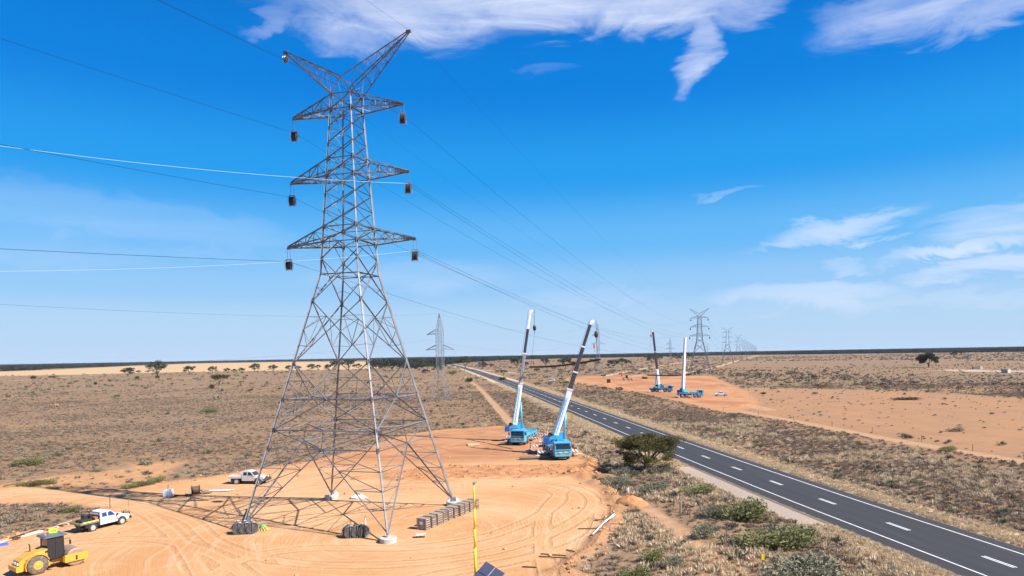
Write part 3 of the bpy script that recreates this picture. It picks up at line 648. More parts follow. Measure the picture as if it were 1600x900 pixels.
# far woodland
ft = []
for i in range(6):
    cls = [(R_.uniform(-2.4, 2.4), R_.uniform(-2.4, 2.4), R_.uniform(3.0, 6.6), R_.uniform(1.4, 2.4), R_.uniform(1.4, 2.4), R_.uniform(.9, 1.7)) for _ in range(7)] + [(0, 0, 1.4, 2.2, 2.2, 1.5)]
    ft.append(leaf_mesh('far_tree_%d' % i, cls, 260, 1.1, .8, L_FAR, 400 + i))
n = 260000; y = 850 + rg.rand(n) ** 1.7 * 7500; x = (rg.rand(n) * 2 - 1) * .86 * y; wd_ = np.maximum.reduce([sdf(x, y, p) for p in WOOD]) + (fbm(x * .004, y * .004, 55, 3) - .45) * 160
ok = (wd_ > 0) & ((wd_ < 260) & (rg.rand(n) < .75) | (rg.rand(n) < .40)); x, y, wd_ = x[ok], y[ok], wd_[ok]
if len(x) > 62000: q = rg.choice(len(x), 62000, replace=False); x, y = x[q], y[q]
scatter('far_woodland', 'dark belt of woodland along the flat horizon', ft, np.stack([x, y, np.zeros(len(x))], 1), (.55 + 1.25 * rg.rand(len(x)) ** 2.2), 27)
print('SCRUB', SETS, 'wood', len(x))

# clods and pebbles on the graded ground
def clod(i):
    r2 = random.Random(900 + i); q = MB(); q.lathe([(.55, 0), (.9, .25), (.8, .6), (.35, .85)], (0, 0, 0), 'z', 6); q.v = [(a * (1 + r2.uniform(-.3, .3)), b * (1 + r2.uniform(-.3, .3)), c * (1 + r2.uniform(-.3, .3))) for a, b, c in q.v]
    return q.mesh('clod_%d' % i, mat('clod_soil', (.46, .235, .11), .95, rnd=.35, spec=.1))
CL_ = [clod(i) for i in range(4)]
n = 60000; x = -85 + rg.rand(n) * 112; y = 44 + rg.rand(n) * 105; sp_ = field(s_pad, x, y); dkk = field(s_dark, x, y)
pr = np.exp(-((sp_ + .4) / 1.3) ** 2) * .8 * np.where(x > -30, 1, .5) + (dkk > -.3) * .45 + .012 * (sp_ > 0); pr *= np.clip(fbm(x * .7, y * .7, 66, 3) * 2.2 - .5, 0, 1.2); ok = rg.rand(n) < pr; x, y = x[ok], y[ok]
scatter('dirt_clods', 'loose orange clods along the bank of the pad', CL_, np.stack([x, y, gh(x, y) - .02], 1), .05 + .22 * rg.rand(len(x)) ** 3, 31)
# ================================================================ TRANSMISSION TOWERS
TC = (-17.38, 74.41); TYAW = -0.2995; LINEDIR = Vector((160, 437, 0)).normalized()
def hw(h):
    if h < 26.45: return 8.1 + (2.26 - 8.1) * (h - .7) / 25.75
    return 2.26 + (1.26 - 2.26) * (h - 26.45) / 17.65
def cn(sx, sy, h): return Vector((sx * hw(h), sy * hw(h), h))
ARMS = [(29.9, 31.55, 7.72), (37.0, 38.85, 7.11), (44.1, 45.75, 6.63)]
HORN = (45.75, 47.5, 7.5, 51.55)
FACES = [((-1, -1), (1, -1), (0, -1, 0)), ((1, -1), (1, 1), (1, 0, 0)), ((1, 1), (-1, 1), (0, 1, 0)), ((-1, 1), (-1, -1), (-1, 0, 0))]
def lerp(a, b, t): return a + (b - a) * t
def tower_members():
    """(kind, p0, p1, width, outward) of every body brace"""
    out = []; add = lambda k, a, b, w_, n_: out.append((k, a, b, w_ * .76, n_))
    L = [29.9, 31.55, 33.37, 35.18, 37.0, 38.85, 40.6, 42.35, 44.1, 45.75]
    for (a, b, nrm) in FACES:
        A = lambda h: cn(a[0], a[1], h); Bq = lambda h: cn(b[0], b[1], h); M = lambda h: (A(h) + Bq(h)) / 2
        nv = Vector(nrm)
        for i in range(9):
            add('brace', A(L[i]), Bq(L[i + 1]), .11, nv); add('brace', Bq(L[i]) + nv * .02, A(L[i + 1]) + nv * .02, .11, nv)
        for h in (29.9, 31.55, 37.0, 38.85, 44.1, 45.75): add('brace', A(h), Bq(h), .12, nv)
        for P in (A, Bq): add('brace', P(28.1), M(29.9), .12, nv)
        add('brace', A(26.45), Bq(26.45), .14, nv)
        for h1, h2, wd in ((28.1, 23.6, .14), (23.6, 17.05, .15)):
            add('brace', A(h1), Bq(h2), wd, nv); add('brace', Bq(h1), A(h2), wd, nv)
        for P, Q in ((A, Bq), (Bq, A)):
            d1 = lambda t: lerp(Q(23.6), P(17.05), t); d2 = lambda t: lerp(P(23.6), Q(17.05), t)
            add('redundant', P(20.6), d1(.74), .08, nv); add('redundant', P(20.6), d2(.26), .08, nv)
            add('redundant', P(21.9), d2(.26), .07, nv); add('redundant', P(18.9), d1(.74), .07, nv)
            add('brace', d1(.74), M(lerp(23.6, 17.05, .74)) if False else d2(.26), .08, nv)
            e1 = lambda t: lerp(Q(28.1), P(23.6), t); add('redundant', P(25.1), e1(.75), .07, nv)
            add('brace', P(17.05), M(13.25), .15, nv); add('brace', M(13.25), P(10.15), .15, nv)
            add('brace', P(13.25), M(13.25), .14, nv); add('brace', P(10.15), M(10.15), .15, nv)
            add('brace', P(10.15), M(8.3), .13, nv); add('brace', M(8.3), P(.75), .16, nv)
            q = lerp(P(13.25), M(13.25), .5); mu = lerp(P(17.05), M(13.25), .5); ml = lerp(M(13.25), P(10.15), .5)
            add('brace', P(15.2), mu, .09, nv); add('brace', mu, q, .09, nv); add('redundant', P(15.2), q, .08, nv)
            add('brace', q, ml, .09, nv); add('redundant', P(11.6), ml, .08, nv); add('redundant', q, P(11.6), .08, nv)
            r = lerp(P(10.15), M(10.15), .5); add('redundant', r, lerp(P(10.15), M(8.3), .5), .08, nv); add('redundant', M(10.15), M(8.3), .09, nv)
            f = lambda t: lerp(P(.75), M(8.3), t); lg = lambda t: lerp(P(.75), P(8.3), t)
            for i, t in enumerate((.28, .50, .74)):
                add('brace', lg(t), f(t), .09, nv); add('brace', lg(t), f((.0, .28, .50, .74, 1.0)[i + 2]), .08, nv)
            add('brace', P(8.3), M(8.3), .10, nv)
    for h, wd in ((26.45, .1), (13.25, .11), (10.15, .12), (8.3, .10)):
        ms = [(cn(a[0], a[1], h) + cn(b[0], b[1], h)) / 2 for a, b, _ in FACES]
        for i in range(4): add('plan_brace', ms[i] + Vector((0, 0, .05)), ms[(i + 1) % 4] + Vector((0, 0, .05)), wd, Vector((0, 0, 1)))
    for h in (31.6, 38.9, 44.2, 29.95): add('plan_brace', cn(-1, -1, h), cn(1, 1, h), .08, Vector((0, 0, 1)))
    for sx, sy in ((-1, -1), (1, -1), (1, 1), (-1, 1)):      # ties between the two foot braces of one leg
        f1 = lambda t: lerp(cn(sx, sy, .75), Vector((0, sy * hw(8.3), 8.3)), t); f2 = lambda t: lerp(cn(sx, sy, .75), Vector((sx * hw(8.3), 0, 8.3)), t)
        for t in (.28, .50, .74): add('redundant', f1(t), f2(t), .08, Vector((0, 0, 1)))
    return out
def arm_members(i, s):
    hb, ht, a = ARMS[i]; wb, wt = hw(hb), hw(ht); tip = Vector((s * a, 0, hb)); ch = []; st = []
    for sy in (-1, 1):
        ch.append((Vector((s * wb, sy * wb, hb)), tip + Vector((0, sy * .12, 0)), .145)); ch.append((Vector((s * wt, sy * wt, ht)), tip + Vector((0, sy * .12, .12)), .125))
    b = lambda t, sy: lerp(ch[0 if sy < 0 else 2][0], ch[0 if sy < 0 else 2][1], t); t_ = lambda t, sy: lerp(ch[1 if sy < 0 else 3][0], ch[1 if sy < 0 else 3][1], t)
    T4 = (0, .25, .48, .68, .85)
    for sy in (-1, 1):
        for k in range(1, 5): st.append((b(T4[k], sy), t_(T4[k], sy), .07)); st.append((b(T4[k - 1], sy) if k % 2 else t_(T4[k - 1], sy), t_(T4[k], sy) if k % 2 else b(T4[k], sy), .075))
    for k in range(1, 5):
        st.append((b(T4[k], -1), b(T4[k], 1), .08)); st.append((b(T4[k - 1], -1 if k % 2 else 1), b(T4[k], 1 if k % 2 else -1), .08))
    for k in (1, 2, 3): st.append((t_(T4[k], -1), t_(T4[k], 1), .06))
    return ch, st, tip
def horn_members(s):
    h0, h1, a, ht = HORN; w0 = hw(h0); tip = Vector((s * a, 0, ht)); ch = []; st = []
    for sy in (-1, 1):
        ch.append((Vector((s * w0, sy * w0, h0)), tip + Vector((0, sy * .08, -.1)), .13)); ch.append((Vector((0, sy * w0, h1)), tip + Vector((0, sy * .08, .08)), .13))
    b = lambda t, sy: lerp(ch[0 if sy < 0 else 2][0], ch[0 if sy < 0 else 2][1], t); t_ = lambda t, sy: lerp(ch[1 if sy < 0 else 3][0], ch[1 if sy < 0 else 3][1], t)
    T4 = (0, .22, .40, .56, .70, .83)
    for sy in (-1, 1):
        for k in range(1, 6): st.append((b(T4[k], sy), t_(T4[k], sy), .06)); st.append((b(T4[k - 1], sy), t_(T4[k], sy), .06))
    for k in range(1, 6): st.append((b(T4[k], -1), b(T4[k], 1), .06)); st.append((t_(T4[k], -1), t_(T4[k], 1), .06)); st.append((b(T4[k - 1], -1), b(T4[k], 1), .055))
    st += [(Vector((-w0, sy * w0, h0)) if s < 0 else Vector((w0, sy * w0, h0)), Vector((0, sy * w0, h1)), .1) for sy in (-1, 1)]
    return ch, st, tip
# unit angle section, scaled along each member
am = MB(); LP = [(-.5, -.5), (.5, -.5), (.5, -.36), (-.36, -.36), (-.36, .5), (-.5, .5)]
am.add([(x, y, 0) for x, y in LP] + [(x, y, 1) for x, y in LP], [(5, 4, 3, 2, 1, 0), (6, 7, 8, 9, 10, 11)] + [(i, (i + 1) % 6, (i + 1) % 6 + 6, i + 6) for i in range(6)])
ANGLE = am.mesh('steel_angle', STEEL)
def angle(parent, name, p0, p1, w_, out=(0, 0, 1)):
    return put(name, ANGLE, parent, frame_mat(Vector(p0), Vector(p1), w_, w_, out))
def anglemesh(mb, p0, p1, w_, out):
    M = frame_mat(Vector(p0), Vector(p1), w_, w_, out); mb.add([M @ Vector((x, y, z)) for z in (0, 1) for x, y in LP], [(5, 4, 3, 2, 1, 0), (6, 7, 8, 9, 10, 11)] + [(i, (i + 1) % 6, (i + 1) % 6 + 6, i + 6) for i in range(6)])
tw = thing('transmission_tower', 'tall galvanised lattice tower towering over the red dirt pad, two raised horns', 'transmission tower', (*TC, 0), TYAW)
for sx, sy in ((-1, -1), (1, -1), (1, 1), (-1, 1)):
    m_ = MB(); o_ = (sx, sy, 0)
    for h0, h1, w0 in ((.45, 8.3, .205), (8.3, 17.05, .20), (17.05, 26.45, .195), (26.45, 37, .18), (37, 45.75, .16)): anglemesh(m_, cn(sx, sy, h0), cn(sx, sy, h1 + .1), w0, o_)
    leg = m_.build('leg', STEEL_LIT if (sx, sy) != (-1, 1) else STEEL, tw)  # three legs painted as sunlit, far left leg darker as painted shade
    j = MB()
    for h in (8.3, 10.15, 13.25, 17.05, 23.6, 28.1, 29.9, 31.55, 37, 38.85, 44.1):
        c_ = cn(sx, sy, h); j.box(c_.x - .02 - .22 * (sx > 0), c_.x + .02 + .22 * (sx < 0), c_.y - sy * .01 - .012, c_.y - sy * .01 + .012, h - .28, h + .28); j.box(c_.x - .012, c_.x + .012, c_.y - .02 - .22 * (sy > 0), c_.y + .02 + .22 * (sy < 0), h - .28, h + .28)
    j.build('gusset_plate', STEEL, leg)['kind'] = 'stuff'
    fm = MB(); fm.lathe([(.80, -.5), (.80, .42), (.76, .47)], (sx * 8.16, sy * 8.16, 0), 'z', 28); fm.build('concrete_foundation', CONC, tw)
red = MB(); nb = 0
for k, p0, p1, w_, nv in tower_members():
    if k == 'redundant' or nb >= 292: red.bar(p0, p1, w_ * .8)
    else: angle(tw, k, p0, p1, w_, nv); nb += 1
ro = red.build('secondary_bracing', STEEL, tw); ro['kind'] = 'stuff'
TIPS = {}
TP = mat('arm_tip_plate', (.12, .085, .075), .7, .3)
for i in range(3):
    for s in (-1, 1):
        ch, st, tip = arm_members(i, s); m_ = MB()
        for a, b, w_ in ch: anglemesh(m_, a, b, w_, (0, 0, 1))
        arm = m_.build('cross_arm', STEEL, tw)
        for a, b, w_ in st: angle(arm, 'strut', a, b, w_)
        t = MB(); t.prism([(tip.x - s * 1.0, tip.z + .22), (tip.x - s * 1.0, tip.z - .08), (tip.x + s * .12, tip.z - .10), (tip.x + s * .12, tip.z + .08)], -.13, -.10); t.prism([(tip.x - s * 1.0, tip.z + .22), (tip.x - s * 1.0, tip.z - .08), (tip.x + s * .12, tip.z - .10), (tip.x + s * .12, tip.z + .08)], .10, .13)
        t.box(tip.x - .15, tip.x + .1, -.12, .12, tip.z - .14, tip.z - .06); t.build('tip_plate', TP, arm); TIPS[(i, s)] = tip
for s in (-1, 1):
    ch, st, tip = horn_members(s); m_ = MB()
    for a, b, w_ in ch: anglemesh(m_, a, b, w_, (0, 0, 1))
    hn = m_.build('peak_horn', STEEL, tw)
    for a, b, w_ in st: angle(hn, 'strut', a, b, w_)
    t = MB(); t.box(tip.x - .25, tip.x + .25, -.14, .14, tip.z - .12, tip.z + .12); t.build('tip_plate', TP, hn); TIPS[(3, s)] = tip
print('tower braces', nb)
TWM = Matrix.Translation((*TC, 0)) @ Matrix.Rotation(TYAW, 4, 'Z')
# ---- towers further along the same line
def simple_tower(parent, fat, M_):
    for sx, sy in ((-1, -1), (1, -1), (1, 1), (-1, 1)):
        m_ = MB()
        for h0, h1, w0 in ((0, 26.45, .26 * fat), (26.45, 45.75, .2 * fat)): m_.bar(cn(sx, sy, h0), cn(sx, sy, h1), w0)
        m_.build('leg', M_, parent)
    m_ = MB()
    for k, p0, p1, w_, nv in tower_members():
        if k != 'redundant': m_.bar(p0, p1, w_ * fat)
    o = m_.build('lattice_bracing', M_, parent); o['kind'] = 'stuff'
    for i in range(3):
        for s in (-1, 1):
            ch, st, tip = arm_members(i, s); m_ = MB()
            for a, b, w_ in ch + st[::2]: m_.bar(a, b, w_ * fat)
            m_.build('cross_arm', M_, parent)
    for s in (-1, 1):
        ch, st, tip = horn_members(s); m_ = MB()
        for a, b, w_ in ch + st[::2]: m_.bar(a, b, w_ * fat)
        m_.build('peak_horn', M_, parent)
SPOTS = []
p = Vector((148.7, 540, 0)); STEP = Vector((160, 437, 0))
SPOTS.append(p.copy())
for k in range(13): p = p + STEP; SPOTS.append(p.copy())
ORD = ['second', 'third', 'fourth', 'fifth', 'sixth', 'seventh', 'eighth', 'ninth', 'tenth', 'eleventh', 'twelfth', 'thirteenth', 'fourteenth', 'fifteenth']
t2 = thing('transmission_tower', 'lattice tower behind the two far blue cranes, second of the line across the plain', 'transmission tower', SPOTS[0], -math.atan2(STEP.x, STEP.y), 'towers of the new power line')
tw['group'] = 'towers of the new power line'
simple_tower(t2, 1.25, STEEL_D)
whole = MB()
for sx, sy in ((-1, -1), (1, -1), (1, 1), (-1, 1)):
    whole.bar(cn(sx, sy, 0), cn(sx, sy, 26.45), .42); whole.bar(cn(sx, sy, 26.45), cn(sx, sy, 45.75), .35)
for k, p0, p1, w_, nv in tower_members():
    if k == 'brace' and w_ >= .105: whole.bar(p0, p1, w_ * 1.5)
for i in range(3):
    for s in (-1, 1):
        for a, b, w_ in arm_members(i, s)[0]: whole.bar(a, b, w_ * 1.6)
for s in (-1, 1):
    for a, b, w_ in horn_members(s)[0]: whole.bar(a, b, w_ * 1.3)
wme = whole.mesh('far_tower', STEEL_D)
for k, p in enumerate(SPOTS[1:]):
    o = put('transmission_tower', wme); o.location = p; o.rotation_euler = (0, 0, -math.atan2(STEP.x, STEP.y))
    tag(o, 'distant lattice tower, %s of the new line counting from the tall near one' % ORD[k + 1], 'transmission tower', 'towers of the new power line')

# ---- older line: slim towers with one upper arm and two lower arms
def old_tower(nm, label, loc, rz, H, grp, fat=1.0, body=1.15):
    t = thing(nm, label, 'transmission tower', loc, rz, grp)
    def w_(h):
        f = h / H
        return 3.3 + (body - 3.3) * (f / .38) if f < .38 else (body if f < .80 else body + (.12 - body) * (f - .80) / .20)
    c_ = lambda sx, sy, h: Vector((sx * w_(h), sy * w_(h), h))
    hs = [0, .1, .2, .29, .38, .43, .48, .53, .58, .63, .68, .72, .76, .80, .86, .92, 1.0]; hs = [x * H for x in hs]
    for sx, sy in ((-1, -1), (1, -1), (1, 1), (-1, 1)):
        m_ = MB()
        for i in range(len(hs) - 1): m_.bar(c_(sx, sy, hs[i]), c_(sx, sy, hs[i + 1]), .11 * fat)
        m_.build('leg', STEEL_P, t)
    m_ = MB()
    for a, b, _ in FACES:
        for i in range(len(hs) - 1):
            m_.bar(c_(*a, hs[i]), c_(*b, hs[i + 1]), .06 * fat); m_.bar(c_(*b, hs[i]), c_(*a, hs[i + 1]), .06 * fat); m_.bar(c_(*a, hs[i]), c_(*b, hs[i]), .055 * fat)
    m_.build('lattice_bracing', STEEL_P, t)['kind'] = 'stuff'
    tips = []
    for s, f, L in ((-1, .775, 5.3), (-1, .60, 5.8), (1, .60, 6.0)):
        hb = f * H; m_ = MB(); tip = Vector((s * L, 0, hb - .35)); ww = w_(hb)
        for sy in (-1, 1): m_.bar((s * ww, sy * ww, hb), tip, .17 * fat); m_.bar((s * ww, sy * ww, hb + 1.6), tip, .16 * fat)
        for q in (.3, .6): m_.bar(lerp(Vector((s * ww, -ww, hb)), tip, q), lerp(Vector((s * ww, -ww, hb + 1.5)), tip, q), .055 * fat); m_.bar(lerp(Vector((s * ww, ww, hb)), tip, q), lerp(Vector((s * ww, -ww, hb)), tip, q), .055 * fat)
        m_.build('cross_arm', STEEL_P, t); tips.append(tip)
        im = MB()
        if s > 0 or f > .6: pass
    tips.append(Vector((0, 0, H)))
    return t, tips
OLD = [((-27.5, 262, 0), 33.8, 'slim lattice tower standing in scrub left of the road'), ((74.6, 590, 0), 43.0, 'slim lattice tower seen just right of the leaning crane boom'),
       ((209, 900, 0), 36.5, 'small slim lattice tower left of the black boomed far crane'), ((430, 1500, 0), 36, 'tiny slim lattice tower, right of the second big tower'), ((655, 2120, 0), 36, 'faint slim lattice tower near the vanishing end of the line')]
OR_ = -math.atan2(101, 331); oldtips = []
for i, (l_, H_, lab) in enumerate(OLD):
    t, tips = old_tower('transmission_tower', lab, l_, OR_, H_, 'slim towers of the older line', 1.0 + .25 * min(i, 3)); M_ = Matrix.Translation(l_) @ Matrix.Rotation(OR_, 4, 'Z'); oldtips.append([M_ @ q for q in tips])

# ================================================================ STRINGING BLOCKS
WHM = mat('pulley_rubber', (.075, .07, .07), .7, noise=.4, nscale=4)
def block(label, loc, rz, group, drop=.75, R=.50, nw=3, name='stringing_block', fm_=GREYM, wm_=DKMET):
    """wheels in a frame hung below the origin"""
    t = thing(name, label, 'stringing pulley', loc, rz, group); wd = .085 * nw; zc = -drop - R - .12
    f = MB()
    for s in (-1, 1):
        x = s * (wd + .05); f.tube([(x, (R + .07) * math.sin(a), zc - (R + .07) * 1.05 * math.cos(a)) for a in [k * math.pi / 7 for k in range(15)]], .020, 5); f.bar((x, 0, zc + R + .12), (x, 0, zc - R - .05), .05)
    for y, z in ((0, zc + R + .10), (0, zc - R - .06), (0, zc)): f.bar((-wd - .06, y, z), (wd + .06, y, z), .03)
    f.build('frame', fm_, t)
    wm = MB(); wm.lathe([(.08, -.10), (.12, -.08), (R * .72, -.04), (R, -.08), (R, -.05), (R * .82, 0), (R, .05), (R, .08), (R * .72, .04), (.12, .08), (.08, .10)], (0, 0, 0), 'x', 22); wme = wm.mesh('sheave_wheel', wm_)
    for k in range(nw): put('sheave_wheel', wme, t, Matrix.Translation(((k - (nw - 1) / 2) * .165, 0, zc)))
    if drop > .2:
        h = MB(); h.bar((-.16, 0, .02), (-.16, 0, -drop), .03); h.bar((.16, 0, .02), (.16, 0, -drop), .03); h.bar((-wd - .06, 0, -drop), (wd + .06, 0, -drop), .08); h.bar((-.2, 0, 0), (.2, 0, 0), .05); h.build('hanger', GREYM, t)
    return t
NMS = {(0, -1): 'dark wheeled pulley hanging under the left tip of the lowest arm', (0, 1): 'pulley hanging under the right tip of the lowest arm', (1, -1): 'dark wheeled pulley hanging under the left tip of the middle arm',
       (1, 1): 'pulley hanging under the right tip of the middle arm', (2, -1): 'pulley hanging under the left tip of the top arm', (2, 1): 'pulley hanging under the right tip of the top arm'}
BL = {}
for key, lab in NMS.items():
    q = TWM @ (TIPS[key] + Vector((0, 0, -.16))); dr = 1.0 if key[1] > 0 else 1.15; dr = .75 if key == (2, 1) else dr
    block(lab, q, TYAW + .30, 'pulleys hung on the near tower', dr); BL[key] = q + Vector((0, 0, -dr - .12 - .1))
q = TWM @ (TIPS[(3, -1)] + Vector((0, 0, -.12))); block('small silver pulley hanging from the left horn tip', q, TYAW, 'pulleys hung on the near tower', .22, .34, 1); BL[(3, -1)] = q + Vector((0, 0, -.6))
BL[(3, 1)] = TWM @ (TIPS[(3, 1)] + Vector((0, 0, .15)))
M2 = Matrix.Translation(SPOTS[0]) @ Matrix.Rotation(t2.rotation_euler.z, 4, 'Z'); B2 = {}
bb = MB(); bb.lathe([(.5, -.4), (.6, -.2), (.6, .2), (.5, .4)], (0, 0, -1.6), 'x', 12); bb.bar((0, 0, 0), (0, 0, -1.1), .12); bbm = bb.mesh('stringing_block', DKMET)
for (i, s), tip in TIPS.items():
    q = M2 @ tip; B2[(i, s)] = q + Vector((0, 0, -1.5 if i < 3 else 0))
    if i < 3:
        o = put('stringing_block', bbm); o.location = q; o.rotation_euler = (0, 0, t2.rotation_euler.z)
        tag(o, 'tiny pulley on the %s arm of the second tower, %s end' % (('lowest', 'middle', 'top')[i], 'left' if s < 0 else 'right'), 'stringing pulley', 'pulleys hung on the second tower')

# ================================================================ WIRES
def catenary(a, b, sag, n=48): return [a.lerp(b, k / n) - Vector((0, 0, 4 * sag * (k / n) * (1 - k / n))) for k in range(n + 1)]
def wire(label, pts, r, m_, grp, cat='cable'):
    o = MB().tube(pts, r, 4).build('overhead_cable', m_, None, True); return tag(o, label, cat, grp)
BACK = -STEP
WN = {(0, -1): 'dark cable over the left pulley of the lowest arm', (1, -1): 'dark cable over the left pulley of the middle arm', (2, -1): 'dark cable over the left pulley of the top arm', (2, 1): 'dark cable over the right pulley of the top arm',
      (3, -1): 'thin cable through the small pulley on the left horn', (3, 1): 'thin earth wire clamped to the right horn tip', (0, 1): 'dark cable running forward from the lowest right pulley', (1, 1): 'dark cable running forward from the middle right pulley'}
for key, lab in WN.items():
    a = BL[key]; b = B2[key]; pts = catenary(a, b, 11.0)
    if key not in ((0, 1), (1, 1)): pts = list(reversed(catenary(a, a + BACK + Vector((0, 0, 0)), 11.6, 40)[1:26])) + pts
    wire(lab, pts, .016 if key[0] < 3 else .010, CONDUCT, 'cables strung along the new line')
for key, lab in (((0, 1), 'second cable beside the one from the lowest right pulley'), ((1, 1), 'second cable beside the one from the middle right pulley')):
    wire(lab, catenary(BL[key] + Vector((.25, 0, .1)), B2[key] + Vector((.6, 0, 0)), 9.6), .014, CONDUCT, 'cables strung along the new line')
for key, px0, py0, lab in (((1, 1), 0, 228, 'thick white rope running left from the middle right pulley'), ((0, 1), 0, 424, 'thick white rope running left from the lowest right pulley')):
    a = BL[key] + Vector((0, 0, .12)); e = at(px0, py0, 52); d = e - a; wire(lab, [a + d * t - Vector((0, 0, -.45 * (1 - (2 * t - 1) ** 2) * -1)) for t in [k / 10 for k in range(24)]], .012 if key[0] == 1 else .009, ROPEW, 'white pilot ropes pulled over the near tower', 'rope')
for k in range(1, len(SPOTS) - 9):
    Ma = Matrix.Translation(SPOTS[k - 1]) @ Matrix.Rotation(t2.rotation_euler.z, 4, 'Z'); Mb_ = Matrix.Translation(SPOTS[k]) @ Matrix.Rotation(t2.rotation_euler.z, 4, 'Z')
    for (i, s), tip in TIPS.items():
        if i < 3: wire('faint cable from %s to %s tower of the new line, %s arm, %s end' % (ORD[k - 1], ORD[k], ('lowest', 'middle', 'top')[i], 'left' if s < 0 else 'right'), catenary(Ma @ (tip - Vector((0, 0, 1.8))), Mb_ @ (tip - Vector((0, 0, 1.8))), 11, 14), .03, CONDUCT, 'cables between the far towers')
prev = [q + Vector((-110, -360, 0)) for q in oldtips[0]]
for i in range(len(oldtips) - 2):
    cur = oldtips[i]
    for j in range(4): wire('thin older line wire %s, %s' % (('running back overhead from the nearest slim tower', 'between the two nearest slim towers', 'from the second to the third slim tower')[i], ('upper arm', 'left lower arm', 'right lower arm', 'tower peak')[j]), catenary(prev[j] - Vector((0, 0, 0 if j == 3 else 2.0)), cur[j] - Vector((0, 0, 0 if j == 3 else 2.0)), 7.5, 24), .014, CONDUCT, 'wires of the older line')
    prev = cur
# ================================================================ VEHICLES
def wheel(parent, x, y, r, wd, s, tm=None, rm=None, name='wheel', rk=1.0):
    t = MB(); h = wd / 2; t.lathe([(r * .60, -h), (r * .93, -h), (r, -h * .72), (r, h * .72), (r * .93, h), (r * .60, h)], (x, y, r), 'y', 28)
    o = t.build(name, tm or TYRE, parent, True); r0 = r; r = r * rk
    t = MB(); t.lathe([(r * .64, -h * .80), (r * .64, h * 1.02), (r * .56, h * 1.03), (r * .50, h * 1.005), (r * .24, h * 1.01), (r * .18, h * 1.12)] if s > 0 else [(r * .18, -h * 1.12), (r * .24, -h * 1.01), (r * .50, -h * 1.005), (r * .56, -h * 1.03), (r * .64, -h * 1.02), (r * .64, h * .80)], (x, y, r0), 'y', 20)
    t.build('rim', rm or RIM, o, True); return o
def text(parent, body, size, M, m_, name='lettering'):
    cu = bpy.data.curves.new(name, 'FONT'); cu.body = body; cu.size = size; cu.extrude = .004; cu.align_x = 'CENTER'; cu.align_y = 'CENTER'; cu.materials.append(m_)
    tmp = bpy.data.objects.new(name, cu); COL.objects.link(tmp); bpy.context.view_layer.update(); me = bpy.data.meshes.new_from_object(tmp.evaluated_get(bpy.context.evaluated_depsgraph_get())); bpy.data.objects.remove(tmp)
    o = put(name, me, parent, M); o['kind'] = 'stuff' if False else 'thing'; del o['kind']; return o
def on_side(x, y, z, s): return Matrix.Translation((x, y, z)) @ Matrix.Rotation(rad(90), 4, 'X') if s < 0 else Matrix.Translation((x, y, z)) @ Matrix.Rotation(math.pi, 4, 'Z') @ Matrix.Rotation(rad(90), 4, 'X')
